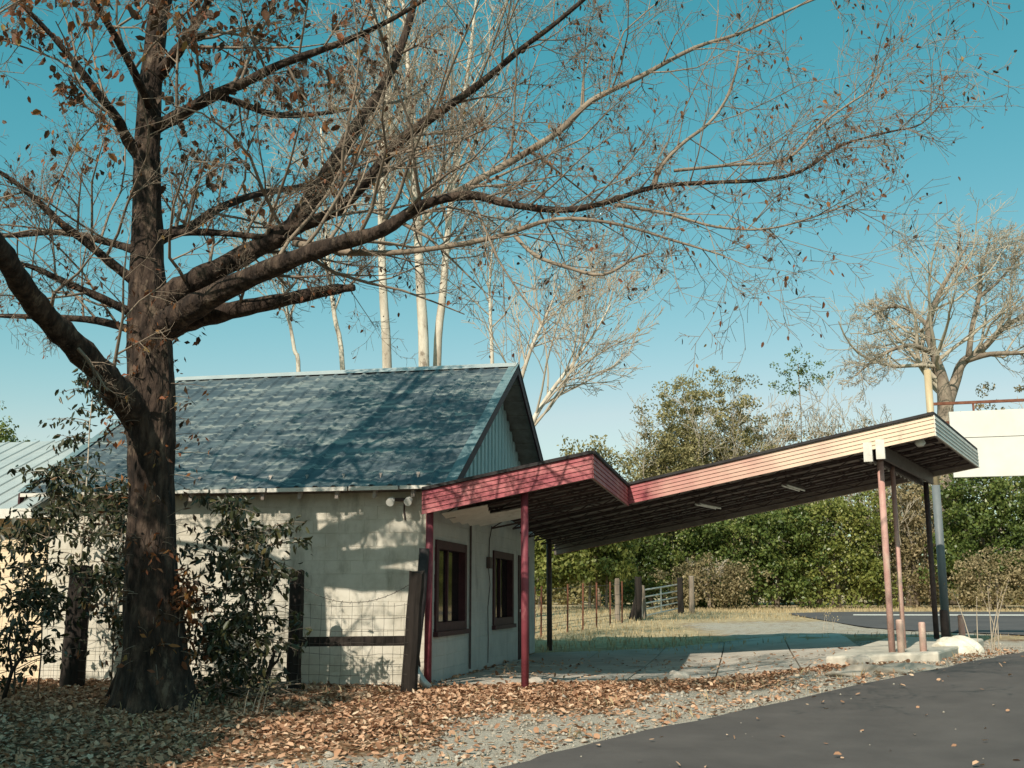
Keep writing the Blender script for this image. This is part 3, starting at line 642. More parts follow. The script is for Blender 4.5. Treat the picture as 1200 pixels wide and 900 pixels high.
# hanging ceiling scraps near the wall
rq = random.Random(3)
for i in range(7):
    y = Y0+.3+i*.32; x = -4.35+rq.uniform(0, .25); z = z1(x)-.32-rq.uniform(0, .06); L = rq.uniform(.5, 1.0)
    MB().hexa([(x, y, z), (x+L, y+.02, z+L*.17), (x+L-.06, y+.27, z+L*.15-.03), (x, y+.25, z-.05)], [(x, y, z+.012), (x+L, y+.02, z+L*.17+.012), (x+L-.06, y+.27, z+L*.15-.018), (x, y+.25, z-.038)]).build('ceiling_panel', 'white_trim', cn)
# tube lights under the canopy
def tube_light(px, py, label, along, wv, ln=1.2):
    p = S+a3*along+c3*wv; t = thing('tube_light', label, 'lamp')
    z = z2(p.x, p.y)-.36; up = Vector((0, 0, 1)); d = c3.copy()
    MB().bar(Vector((p.x, p.y, z+.04))-d*ln/2, Vector((p.x, p.y, z+.04))+d*ln/2, .10, .05).build('housing', 'steel_dark', t)
    for s in (-.05, .05):
        q = Vector((p.x, p.y, z-.012))+a3*s; MB().tube([q-d*ln*.48, q+d*ln*.48], .018, 8).build('tube', 'lamp', t)
    for s in (-.4, .4):
        q = Vector((p.x, p.y, z+.06))+d*ln*s; MB().tube([q, q+Vector((0, 0, .26))], .012, 5).build('hanger', 'steel_dark', t)
    return t
tube_light(800, 605, 'small white twin tube light under the low end of the canopy', .75, 2.2)
tube_light(913, 578, 'white twin tube light under the middle of the sloping canopy', 2.45, 2.2)
cl = thing('corner_lamp', 'small round white lamp under the raised canopy corner', 'lamp')
v = N-a3*.28+c3*.28; z = z2(v.x, v.y)-.28
MB().tube([(v.x, v.y, z+.2), (v.x, v.y, z), (v.x, v.y, z-.08), (v.x, v.y, z-.13)], [.03, .05, .09, .05], 12).build('lamp_head', 'lamp', cl, True)

# =================================================================== PUMP ISLAND, BOLLARDS, LUMP
isl = MB(); q = []
i0 = bt-a3*.95-c3*.12
pts = [i0, i0+a3*1.75, i0+a3*1.75+c3*(WID+.2), i0+c3*(WID+.2)]
gt = [G(p.x, p.y) for p in pts]
isl.hexa([(p.x, p.y, g-.2) for p, g in zip(pts, gt)], [(p.x, p.y, g+.16) for p, g in zip(pts, gt)])
o = isl.build('pump_island', 'pale_concrete'); tag(o, 'raised pale concrete pump island under the canopy posts', 'island')
bv = o.modifiers.new('bevel', 'BEVEL'); bv.width = .04; bv.segments = 2
def bollard(x, y, h, r, m, label, zoff=0.0):
    g = G(x, y)+zoff; mb = MB().tube([(x, y, g-.1), (x, y, g+h-.03), (x, y, g+h-.008), (x, y, g+h)], [r, r, r*.9, r*.6], 12)
    return tag(mb.build('bollard', m, None, True), label, 'bollard', 'short pipe bollards round the pump island')
bq = fp-c3*.05+a3*.10; bollard(bq.x+.02, bq.y-.25, .64, .058, 'pink', 'faded pink pipe bollard tight against the front canopy post', .02)
bq = fp+a3*.52-c3*.2; bollard(bq.x, bq.y, .58, .055, 'pink', 'faded pink pipe bollard standing alone beside the front canopy post', .02)
bq = kp+a3*.22-c3*.35; bollard(bq.x, bq.y, .62, .08, 'steel_dark', 'dark pipe bollard against the rear canopy post', .1)
bq = kp+a3*.5-c3*.2; bollard(bq.x, bq.y, .62, .06, 'pink', 'pale sunlit pipe bollard between rear canopy post and sign pole', .0)
# white lump
lump = bpy.data.meshes.new('white_lump'); import bmesh
def lump_mesh(name, c, rx, ry, h, seed, m, label, cat):
    bm = bmesh.new(); bmesh.ops.create_icosphere(bm, subdivisions=4, radius=1); rr = random.Random(seed)
    ph = [(rr.uniform(0, 6), rr.uniform(1.5, 5), rr.uniform(1.5, 5)) for _ in range(7)]
    for v in bm.verts:
        k = 1+sum(.05*math.sin(p+a*v.co.x*1.7+b*v.co.y*1.9+v.co.z*a) for p, a, b in ph); v.co *= k
        v.co.x *= rx; v.co.y *= ry; v.co.z = max(v.co.z, -.35)*h
    me = bpy.data.meshes.new(name); bm.to_mesh(me); bm.free(); o = link(name, me, m, None, True); o.location = c
    return tag(o, label, cat)
pw_ = P(1121, 757, 19.7); pw_ = (pw_[0], pw_[1], G(pw_[0], pw_[1])); lump_mesh('concrete_lump', (pw_[0], pw_[1], pw_[2]+.02), .42, .36, .27, 3, 'white_rock', 'low whitish concrete lump at the foot of the sign pole', 'rock')
pw_ = PGW(1050, 786); lump_mesh('gravel_mound', (pw_[0], pw_[1], pw_[2]-.11), .95, .5, .2, 8, 'gravel', 'low grey gravel mound beside the road in front of bollards', 'mound')

# =================================================================== SIGN
d0 = 24.5; a, b = ray(1109, 740); pb = W(d0, a*d0, float(GDL(d0, a*d0)))
sg = thing('roadside_sign', 'blank white two-panel sign board hung beside a tall pale pole', 'sign')
MB().tube([(pb[0], pb[1], pb[2]-.2), (pb[0], pb[1], 3.7)], .088, 14).build('pole', 'pole_shade', sg, True); MB().tube([(pb[0], pb[1], 3.7), (pb[0], pb[1], 6.3)], .08, 14).build('pole_upper', 'pole', sg, True)  # one pole in two tones: the lower part carries painted canopy shade
sdv = Vector((math.cos(R(-4)), math.sin(R(-4)), 0)); pv = Vector((pb[0], pb[1], 0))
def sgp(t, z, off=0): q = pv+sdv*t+Vector((-sdv.y, sdv.x, 0))*off; return (q.x, q.y, z)
for (zl, zh) in ((3.86, 4.72), (4.735, 5.32)):
    MB().hexa([sgp(.38, zl, -.06), sgp(4.0, zl, -.06), sgp(4.0, zl, .06), sgp(.38, zl, .06)], [sgp(.38, zh, -.06), sgp(4.0, zh, -.06), sgp(4.0, zh, .06), sgp(.38, zh, .06)]).build('sign_panel', 'sign', sg)
MB().bar(sgp(0, 5.52), sgp(4.3, 5.52), .06, .06).build('top_rail', 'rust', sg)
MB().bar(sgp(0, 5.1, .1), sgp(4.3, 5.1, .1), .06, .06).build('rear_rail', 'rust', sg)
for t in (.9, 2.2, 3.4): MB().bar(sgp(t, 5.32), sgp(t, 5.52), .04, .04).build('bracket', 'rust', sg)
q = sgp(4.3, 0); MB().tube([(q[0], q[1], G(q[0], q[1])-.2), (q[0], q[1], 6.3)], .10, 14).build('pole', 'pole', sg, True)

# =================================================================== YARD FENCE BY THE WALL
fn = thing('yard_fence', 'old wire fence with dark wooden posts in front of the white wall', 'fence')
FY = 14.8
def wood_post(x, y, h, wd, lean=(0, 0), m='post_wood', parent=fn, n=9, seed=0, name='post'):
    rr = random.Random(seed); g = G(x, y)-.15; mb = MB(); k = 8; pts = []; 
    for i in range(k+1):
        t = i/k; pts.append((x+lean[0]*t+rr.uniform(-.006, .006), y+lean[1]*t, g+(h+.15)*t))
    mb.tube(pts, [wd/2*(1.06-.08*i/k)*rr.uniform(.96, 1.04) for i in range(k+1)]+[], n)
    tp = mb.v[-n:]
    for i in range(n): 
        j = len(mb.v)-n+i; v = mb.v[j]; mb.v[j] = (v[0], v[1], v[2]+rr.uniform(-.03, .03))
    return mb.build(name, m, parent)
def fx(px): a, _ = ray(px, 750); d = 15.8; th = math.atan(a)-PSI; return math.tan(th)*FY
xs = [fx(88), fx(346), fx(481)]
wood_post(xs[0], FY, 1.72, .33, (.02, 0), seed=1); wood_post(xs[1], FY, 1.62, .2, (0, 0), seed=2); wood_post(xs[2]-.02, FY, 1.6, .21, (.1, 0), seed=3)
wood_post(xs[0]-2.6, FY, 1.5, .2, seed=4)
MB().bar((xs[1]+.09, FY, .66), (xs[2]-.07, FY+.0, .685), .06, .13).build('rail', 'post_wood', fn)
def wires(xa, xb, seed):
    rr = random.Random(seed); L = []
    for z in (.12, .24, .37, .51, .66, .82, .99, 1.16):
        L.append(([(xa+(xb-xa)*i/8, FY-.1+rr.uniform(-.012, .012), G(xa, FY)+z+rr.uniform(-.012, .012)-.02*math.sin(math.pi*i/8)) for i in range(9)], [.0028]*9))
    x = xa+.1
    while x < xb:
        L.append(([(x+rr.uniform(-.01, .01), FY-.1+rr.uniform(-.012, .012), G(xa, FY)+.08+1.1*i/4) for i in range(5)], [.0024]*5)); x += .15
    return L
L = wires(xs[0]-2.6, xs[0], 1)+wires(xs[0], xs[1], 2)+wires(xs[1], xs[2], 3)
tag(twig_obj('wire_mesh', L, 4, 'wire', fn), kind='stuff')
L = []
for k, (xa, xb, za, zb, sag) in enumerate([(xs[0], xs[1], 1.5, 1.45, .12), (xs[1], xs[2], 1.47, 1.43, .26), (xs[0]-2.6, xs[0], 1.4, 1.5, .1)]):
    f = lambda t: (xa+(xb-xa)*t, FY-.1, za+(zb-za)*t-sag*4*t*(1-t)); L.append(([f(i/14) for i in range(15)], [.004]*15)); nb = int(abs(xb-xa)/.12)
    for i in range(nb):
        p = f((i+.5)/nb); L.append(([(p[0]-.012, p[1]-.01, p[2]-.022), (p[0], p[1], p[2]), (p[0]+.012, p[1]+.01, p[2]+.022)], [.003]*3))
tag(twig_obj('barbed_wire', L, 4, 'wire', fn), kind='stuff')
# downpipe leaning at the wall corner
dp = thing('downpipe', 'black downpipe with broken white elbow at the wall corner', 'pipe')
MB().tube([(WX+.06, 15.5, 1.95), (WX+.03, 15.45, 1.2), (WX-.02, 15.35, .45), (WX, 15.35, .3)], .075, 10).build('pipe', 'tar', dp, True)
MB().tube([(WX, 15.33, .34), (WX+.03, 15.31, .24), (WX+.12, 15.3, .12), (WX+.22, 15.3, .03)], [.055, .06, .055, .05], 10).build('elbow', 'galv', dp, True)

# =================================================================== FAR FENCE + GATE
ff = thing('field_fence', 'thin metal stake wire fence across the dry field behind the station', 'fence')
base = [(626, 749), (634, 747), (665, 741), (683, 738.5), (699, 736), (715, 733.5), (729, 731)]
fb = [PGW(*p) for p in base]
for i, p in enumerate(fb): MB().tube([(p[0], p[1], p[2]-.1), (p[0]+.02, p[1], p[2]+1.3)], .026, 6).build('stake', 'rust', ff)
L = []
for z in (.3, .6, .9, 1.2):
    L.append(([(p[0], p[1], p[2]+z) for p in fb], [.006]*len(fb)))
tag(twig_obj('wire', L, 4, 'wire', ff), kind='stuff')
for i, (px, py, h, wd, ln_, m, lab) in enumerate([(724, 728, 1.35, .17, 0, 'grey_wood', 'pale grey wooden post at the end of the stake fence'), (738, 726, 1.1, .15, .35, 'post_wood', 'short wooden post leaning towards the metal gate'), (748, 727, 1.4, .24, .03, 'post_wood', 'stout dark gatepost on the hinge side of the metal gate'),
                                  (756, 725, 1.1, .13, -.06, 'grey_wood', 'thin grey stick post behind the stout dark gatepost'), (798, 719, 1.3, .22, 0, 'post_wood', 'dark wooden gatepost at the latch end of the metal gate'), (811, 718.5, 1.35, .2, .02, 'grey_wood', 'tan wooden post just past the latch end gatepost')]):
    p = PGW(px, py); tag(wood_post(p[0], p[1], h, wd, (ln_, 0), m, None, 8, 40+i, 'fence_post'), lab, 'post')
ga, gb = Vector(PGW(752, 724)), Vector(PGW(796, 718.5))
gt_ = thing('field_gate', 'sagging galvanised tube gate between wooden posts', 'gate')
def gp(t, h): return ga+(gb-ga)*t+Vector((0, 0, h))
for h in (.12, .34, .54, .76, 1.0): MB().tube([gp(0, h-.08), gp(1, h+.06)], .028, 6).build('rail', 'galv', gt_)
for t in (0, .5, 1): MB().tube([gp(t, .12-.08+.14*t), gp(t, 1.0-.08+.14*t)], .028, 6).build('stile', 'galv', gt_)

# =================================================================== TREES
def bez(pts, k=4):
    """smooth traced points (x,y,z,r) with Catmull-Rom"""
    p = np.array(pts, float); o = []
    for i in range(len(p)-1):
        p0, p1, p2, p3 = p[max(i-1, 0)], p[i], p[i+1], p[min(i+2, len(p)-1)]
        for j in range(k):
            t = j/k; o.append(.5*((2*p1)+(-p0+p2)*t+(2*p0-5*p1+4*p2-p3)*t*t+(-p0+3*p1-3*p2+p3)*t**3))
    o.append(p[-1]); return np.array(o)
def traced(L, off=0.0):  # (px, py, depth, width_px)
    return bez([(*P(x, y, d+off), w_*d/F/2) for x, y, d, w_ in L])
TD = 13.8
oak = thing('roadside_tree', 'large half-bare brown-barked tree with spreading limbs and russet leaves', 'tree')
trunkL = [(182, 838, TD, 100), (181, 800, TD, 78), (180, 740, TD, 64), (178, 660, TD, 56), (178, 580, TD, 50), (177, 500, TD, 54), (176, 440, TD, 52), (175, 380, TD, 48), (173, 320, TD, 40), (172, 250, TD, 34), (172, 180, TD, 30), (176, 110, TD, 27), (183, 40, TD, 24), (190, -40, TD, 21), (193, -140, TD, 17), (200, -260, TD-.1, 11), (196, -380, TD, 5)]
limbs = {
 'A': [(180, 365, 13.8, 40), (212, 340, 13.7, 32), (243, 322, 13.6, 27), (299, 292, 13.5, 24), (343, 266, 13.4, 24), (365, 232, 13.4, 22), (387, 200, 13.4, 20), (420, 145, 13.5, 16), (448, 103, 13.6, 13), (476, 37, 13.7, 10), (492, -30, 13.8, 7)],
 'A2': [(343, 268, 13.4, 18), (370, 258, 13.2, 15), (403, 240, 13, 14), (435, 205, 12.8, 13), (470, 165, 12.6, 12), (510, 135, 12.4, 11), (560, 100, 12.2, 9), (610, 58, 12, 7), (650, 28, 11.9, 6), (700, -14, 11.8, 4)],
 'B': [(185, 385, 13.8, 36), (230, 358, 13.3, 30), (280, 331, 12.9, 26), (345, 303, 12.4, 22), (397, 285, 12.1, 19), (448, 270, 11.9, 16), (496, 240, 11.7, 13), (552, 229, 11.5, 11), (600, 240, 11.4, 9), (660, 246, 11.3, 8), (707, 238, 11.2, 7), (767, 219, 11.1, 6), (830, 214, 11.0, 5), (893, 211, 11.0, 4.5), (940, 200, 11, 4), (987, 170, 11, 3.2), (1040, 155, 11, 2.4), (1080, 145, 11, 1.8), (1108, 114, 11, 1.2)],
 'B2': [(496, 240, 11.7, 10), (530, 228, 11.7, 10), (565, 208, 11.8, 9), (603, 187, 11.9, 9), (655, 154, 12, 8), (692, 119, 12.1, 7.5), (748, 91, 12.2, 6.5), (814, 56, 12.3, 5), (870, 38, 12.4, 4), (940, 5, 12.4, 3), (985, -12, 12.4, 2)],
 'B3': [(345, 285, 12.8, 9), (412, 296, 12.3, 8), (487, 294, 11.9, 7), (580, 278, 11.5, 6), (650, 257, 11.2, 5), (720, 262, 11, 4), (790, 282, 10.9, 3), (850, 300, 10.8, 2)],
 'B4': [(603, 276, 11.4, 5), (627, 299, 11.2, 5), (664, 313, 11, 4.5), (706, 322, 10.9, 4), (743, 303, 10.8, 3), (765, 296, 10.8, 2)],
 'B5': [(767, 219, 11.1, 5), (775, 195, 11.1, 5), (800, 168, 11.2, 4.5), (830, 145, 11.3, 4), (850, 118, 11.4, 3.5), (862, 85, 11.4, 3), (866, 60, 11.5, 2)],
 'B6': [(790, 200, 11.1, 4.5), (860, 193, 11.2, 4), (921, 187, 11.3, 3.5), (959, 149, 11.4, 3), (990, 125, 11.4, 2.5), (1019, 105, 11.4, 2), (1036, 78, 11.4, 1.4)],
 'B7': [(720, 240, 11.2, 5), (780, 250, 11.1, 4), (840, 266, 11, 3), (900, 268, 11, 2.5), (960, 252, 11, 1.8), (1005, 234, 11, 1.2)],
 'C': [(190, 388, 13.8, 30), (225, 374, 13.7, 26), (261, 366, 13.6, 23), (300, 358, 13.5, 19), (340, 350, 13.4, 16), (387, 340, 13.3, 13), (415, 337, 13.2, 8)],
 'D': [(168, 492, 13.8, 44), (140, 462, 13.3, 36), (118, 436, 12.9, 33), (88, 405, 12.4, 31), (55, 372, 11.9, 29), (28, 338, 11.4, 28), (5, 300, 10.9, 26), (-30, 250, 10.4, 23), (-75, 190, 9.9, 19), (-130, 110, 9.4, 14), (-190, 20, 9, 8)],
 'E': [(178, 150, 13.8, 20), (205, 138, 13.6, 16), (250, 112, 13.3, 14), (290, 95, 13.1, 12), (330, 75, 12.9, 10), (400, 50, 12.6, 8), (460, 22, 12.4, 6), (520, -15, 12.2, 4)],
 'E2': [(255, 112, 13.3, 9), (285, 122, 13.5, 9), (320, 134, 13.8, 8), (365, 134, 14.1, 6), (410, 128, 14.4, 4)],
 'G': [(178, 285, 13.8, 17), (205, 272, 14, 14), (225, 265, 14.2, 12), (255, 245, 14.5, 10), (300, 228, 14.9, 8), (355, 219, 15.3, 7), (410, 214, 15.6, 5), (470, 195, 15.9, 3)],
 'H': [(185, 274, 13.8, 11), (240, 272, 13.6, 9), (300, 277, 13.4, 7), (350, 280, 13.3, 5), (400, 300, 13.2, 3)],
 'I': [(165, 335, 13.8, 14), (130, 308, 13.6, 11), (100, 283, 13.4, 10), (72, 262, 13.2, 9), (40, 232, 13, 7), (5, 205, 12.8, 5), (-40, 180, 12.6, 3)],
 'J': [(165, 295, 13.8, 11), (120, 282, 14.1, 9), (70, 272, 14.4, 8), (10, 276, 14.7, 6), (-50, 270, 15, 4)],
 'K': [(165, 372, 13.8, 12), (120, 350, 13.6, 10), (75, 330, 13.4, 8), (35, 312, 13.2, 6), (-20, 300, 13, 4)],
 'K2': [(165, 390, 13.8, 10), (115, 376, 14, 9), (60, 372, 14.2, 7), (0, 370, 14.4, 5)],
 'Lm': [(168, 190, 13.8, 17), (150, 165, 13.6, 14), (138, 140, 13.4, 12), (115, 110, 13.1, 10), (85, 70, 12.8, 8), (50, 30, 12.5, 6), (10, -10, 12.2, 4)],
 'M': [(184, 90, 13.8, 17), (208, 60, 13.6, 14), (222, 40, 13.5, 12), (240, 10, 13.3, 10), (262, -40, 13, 7), (290, -110, 12.8, 4)],
 'N': [(190, -30, 13.8, 14), (230, -80, 13.4, 12), (290, -130, 13, 9), (370, -180, 12.6, 6), (450, -240, 12.3, 3)],
 'O': [(190, -60, 13.8, 14), (140, -110, 13.4, 11), (80, -160, 13, 8), (10, -210, 12.6, 4)],
 'Pq': [(192, -120, 13.8, 12), (215, -180, 14.5, 9), (250, -250, 15.3, 6), (290, -310, 16, 3)],
 'Q1': [(190, 20, 13.8, 13), (215, -40, 14.6, 10), (270, -90, 15.6, 8), (340, -140, 16.6, 5), (420, -170, 17.4, 3)],
 'Q2': [(178, 130, 13.8, 12), (150, 70, 12.8, 10), (110, 0, 11.8, 8), (70, -70, 11, 5), (20, -130, 10.4, 3)],
}
tp = traced(trunkL, -.3); tb = MB(); tb.tube([tuple(q[:3]) for q in tp], list(tp[:, 3]), 36)
# knobbly bark relief + root flare
rr = random.Random(9)
for i, v in enumerate(tb.v):
    ri = min(i//36, len(tp)-1); k = (i % 36); c = tp[ri]; th = k*math.pi/18
    fz = 1+.035*math.sin(th*9+ri*.7)+.03*math.sin(th*14-ri*.9)+.03*math.sin(th*3+ri*.4)+rr.uniform(-.03, .03)
    if ri < 8: fz += (.20*max(0, 1-ri/8))*math.sin(th*5+.6)
    tb.v[i] = tuple(c[j]+(v[j]-c[j])*fz for j in range(3))
tb.build('trunk', 'bark', oak, True)
oc = dict(seg=[.14, .22, .32, .4], wig=.16, up=[.02, .025, .02, .02], kids=[(0, 0), (4, 5), (4, 5), (5, 6)], flat=.8, ang=(28, 65), ratio=[0, .6, .55, .5], rk=.55, rmin=.0022)
O = {0: [], 1: [], 2: [], 3: []}; tips = []; rg = random.Random(21)
for nm, L in limbs.items():
    q = traced(L, -.3); n = 12 if q[0, 3] > .1 else 8
    mb = MB().tube([tuple(v[:3]) for v in q], list(np.maximum(q[:, 3], .004)*np.array([1+.07*math.sin(i*1.9)+rr.uniform(-.05, .05) for i in range(len(q))])), n); mb.build('limb', 'bark' if q[0, 3] > .045 else 'twig', oak, True)
    pts = [tuple(v[:3]) for v in q]; ds2 = [nrm(tuple(q[min(i+1, len(q)-1), :3]-q[max(i-1, 0), :3])) for i in range(len(q))]
    ln_ = float(np.sum(np.linalg.norm(np.diff(q[:, :3], axis=0), axis=1)))
    rrs = [max(v, .004) for v in q[:, 3]]
    # side boughs: lengths capped so that they stay twiggy
    num = max(4, int(ln_*(3.0 if nm not in ('C', 'D') else 1.3)))
    if nm in ('B', 'B2', 'B3', 'B4', 'B5', 'B6', 'B7'): num = int(num*1.6)
    for j in range(num):
        t = .12+.88*(j+rg.random())/num; x = t*(len(pts)-1); i = min(int(x), len(pts)-2); f = x-i
        p = tuple(pts[i][c]*(1-f)+pts[i+1][c]*f for c in range(3)); d = ds2[i]
        rv = nrm((rg.gauss(0, 1), rg.gauss(0, 1.0), rg.gauss(0, .75)+.4)); dt = sum(rv[c]*d[c] for c in range(3)); s = nrm(tuple(rv[c]-dt*d[c] for c in range(3))); an = R(rg.uniform(35, 75))
        cd = nrm(tuple(d[c]*math.cos(an)+s[c]*math.sin(an) for c in range(3)))
        Lb = rg.uniform(.9, 2.9)*(1.05-.45*t); 
        if nm == 'C': Lb *= .5
        lv = 3
        if (nm in ('B', 'B2', 'B5', 'B6', 'B7') and t > .55) or nm in ('B3', 'B4'): Lb *= .62; lv = 2
        grow(O, tips, rg, p, cd, Lb, min(max(rrs[i]*.35, .006), .026), lv, oc)
crown = twig_obj('crown', O[3]+O[2]+O[1], 5, 'twig', oak); tag(twig_obj('twigs', O[0], 3, 'twig', oak), kind='stuff')
# leaves: many on the upper left, fewer hanging ones to the right
rng = np.random.default_rng(6); tpv = np.array([t[0] for t in tips])
fd = -tpv[:, 0]*sn+tpv[:, 1]*cs; lt = tpv[:, 0]*cs+tpv[:, 1]*sn
ul = np.clip((-lt-1.2)/2.5, 0, 1)*np.clip((tpv[:, 2]-6.2)/2, 0, 1)
pk = tpv[rng.random(len(tpv)) < .11]; leaf_obj('foliage', pk+rng.normal(0, .03, pk.shape), .055, 'lf_autumn', oak, 7, aspect=.5, hang=.8, var=.4, hexa=True)
pk = tpv[rng.random(len(tpv)) < .24*ul]; leaf_obj('foliage', pk+rng.normal(0, .05, pk.shape), .115, 'lf_autumn', oak, 8, aspect=.6, hang=.6, var=.45, hexa=True)

# bare background trees
def bare_tree(name, label, trunks, cfg, bm_, tm, seed, lvl=3, leaf=None, group=None, branches=(10, 14), blen=.28, lo=.3, dens=1.0):
    t = thing(name, label, 'tree', group); rg = random.Random(seed); O = {i: [] for i in range(lvl)}; tips = []
    for L in trunks:
        q = traced(L); MB().tube([tuple(v[:3]) for v in q], list(np.maximum(q[:, 3], .006)), 9).build('trunk', bm_, t, True)
        pts = [tuple(v[:3]) for v in q]; d2 = [nrm(tuple(q[min(i+1, len(q)-1), :3]-q[max(i-1, 0), :3])) for i in range(len(q))]
        ln_ = float(np.sum(np.linalg.norm(np.diff(q[:, :3], axis=0), axis=1)))
        c2 = dict(cfg); c2['ratio'] = list(cfg['ratio'])+[blen]
        kids(O, tips, rg, pts, d2, list(q[:, 3]), ln_, lvl, c2, lo, max(3, int(rg.randint(*branches)*dens)))
    big = [x for k in O if k >= 1 for x in O[k]]
    if big: twig_obj('crown', big, 5, tm, t)
    tag(twig_obj('twigs', O[0], 3, tm, t), kind='stuff')
    if leaf:
        tv = np.array([x[0] for x in tips]); r2 = np.random.default_rng(seed); k = tv[r2.random(len(tv)) < leaf[2]]
        if len(k): leaf_obj('foliage', k, leaf[1], leaf[0], t, seed, aspect=.6, hang=.5)
    return t
bc = dict(seg=[.35, .5, .7, .9], wig=.10, up=[.06, .08, .09, .08], kids=[(0, 0), (5, 7), (5, 8), (8, 10)], flat=.8, ang=(22, 48), ratio=[0, .48, .48], rk=.5, rmin=.008)
bt_lab = 'pale slender bare trees behind the metal roof'
def up_tree(px, py0, d, pts, label, seed, **kw):
    g = float(GDL(d, ray(px, py0)[0]*d)); a = ray(px, py0)[0]*d
    # foot on the ground below the traced trunk
    v0 = 700
    L = [(px+kw.pop('dx', 0), 735, d, pts[0][2]*.95)]+[(x, y, d+dd, w_*.78) for (x, y, w_, dd) in pts]
    return bare_tree('bare_tree', label, [L], bc, 'pale_bark', 'pale_twig', seed, **kw)
up_tree(456, 440, 31, [(454, 440, 15, 0), (449, 340, 13, 0), (447, 240, 11, 0), (452, 130, 9, .2), (456, 20, 6, .3), (460, -60, 3, .3)], 'pale bare tree with a straight trunk behind the roof, beside the twin trunks', 31, lo=.42, branches=(22, 26), blen=.22)
up_tree(498, 440, 32, [(497, 435, 17, 0), (493, 340, 15, 0), (488, 250, 13, 0), (482, 170, 11, 0), (478, 80, 8, .2), (470, -30, 4, .4)], 'thicker pale bare tree leaning slightly left over the roof ridge', 32, lo=.42, branches=(22, 26), blen=.22)
up_tree(512, 440, 32.6, [(512, 435, 13, 0), (519, 345, 12, 0), (526, 260, 10, 0), (538, 160, 8, 0), (550, 70, 6, 0), (560, -20, 3, 0)], 'pale bare tree leaning right, closest to the thicker left-leaning trunk', 33, lo=.42, branches=(20, 24), blen=.24)
up_tree(580, 440, 34, [(577, 440, 6, 0), (575, 380, 5, 0), (574, 330, 4, 0), (578, 280, 2.5, 0)], 'thin dark-stemmed bare sapling near the ridge end', 34, lo=.45, branches=(10, 12), blen=.26)
up_tree(408, 440, 33, [(402, 440, 8, 0), (392, 370, 7, 0), (384, 300, 5.5, 0), (380, 220, 4, 0), (376, 150, 2.5, 0)], 'slender pale bare tree rising above the middle of the roof', 35, lo=.4, branches=(16, 18), blen=.3)
up_tree(610, 560, 30, [(608, 560, 9, 0), (622, 500, 8, .1), (645, 460, 6, .2), (672, 425, 4.5, .3), (700, 385, 3, .4), (716, 355, 1.6, .4)], 'pale bare tree arching right beyond the gable peak', 36, lo=.3, branches=(20, 24), blen=.42)
up_tree(600, 560, 31, [(598, 560, 8, 0), (605, 470, 7, .1), (622, 410, 5.5, .2), (640, 370, 4, .3), (655, 335, 2, .4)], 'pale bare tree standing upright just beyond the gable peak', 37, lo=.4, branches=(15, 18), blen=.34)
up_tree(345, 450, 30, [(350, 450, 7, 0), (345, 410, 6, 0), (338, 370, 4.5, 0), (330, 330, 3, 0), (325, 300, 1.6, 0)], 'small pale bare tree above the roof under the long right limb', 38, lo=.5, branches=(12, 14), blen=.34)
# big bare oak on the right
oc2 = dict(seg=[.4, .55, .8, 1.0], wig=.17, up=[.02, .03, .04, .05], kids=[(0, 0), (6, 9), (7, 9), (8, 10)], flat=.9, ang=(28, 62), ratio=[0, .45, .5], rk=.42, rmin=.013)
D2 = 66
bare_tree('bare_oak', 'large gnarled bare oak with wide crown rising behind the sign', [
 [(1112, 708, D2, 28.5), (1108, 620, D2, 24.8), (1106, 540, D2, 21.1), (1108, 480, D2, 18.6), (1104, 445, D2, 14.9), (1095, 415, D2, 10.5), (1088, 385, D2, 8.1), (1100, 345, D2, 6.2), (1120, 310, D2, 3.7), (1135, 285, D2, 1.9)],
 [(1108, 480, D2, 14.9), (1120, 445, D2+1, 12.4), (1128, 425, D2+1, 10.5), (1150, 410, D2+2, 8.7), (1175, 385, D2+2, 6.8), (1200, 370, D2+2, 5.6), (1235, 350, D2+3, 3.7), (1275, 320, D2+3, 1.9)],
 [(1130, 423, D2+1, 8.1), (1160, 415, D2, 6.2), (1200, 413, D2-1, 5.0), (1245, 405, D2-1, 3.1), (1290, 390, D2-2, 1.9)],
 [(1095, 415, D2, 6.8), (1070, 405, D2-1, 5.6), (1045, 410, D2-2, 4.3), (1020, 425, D2-2, 3.1), (1003, 440, D2-3, 1.9)],
 [(1090, 385, D2, 6.2), (1075, 370, D2+1, 5.0), (1058, 360, D2+2, 3.7), (1035, 362, D2+2, 2.5), (1015, 375, D2+3, 1.2)],
 [(1135, 418, D2+1, 7.4), (1140, 380, D2+1, 6.2), (1148, 345, D2+1, 5.0), (1150, 315, D2+1, 3.7), (1160, 285, D2+1, 1.9)],
 [(1145, 350, D2+1, 4.3), (1170, 330, D2+1, 3.1), (1195, 300, D2+1, 2.5), (1215, 280, D2+1, 1.2)]],
 oc2, 'grey_bark', 'grey_twig', 50, lo=.35, branches=(20, 24), blen=.36)

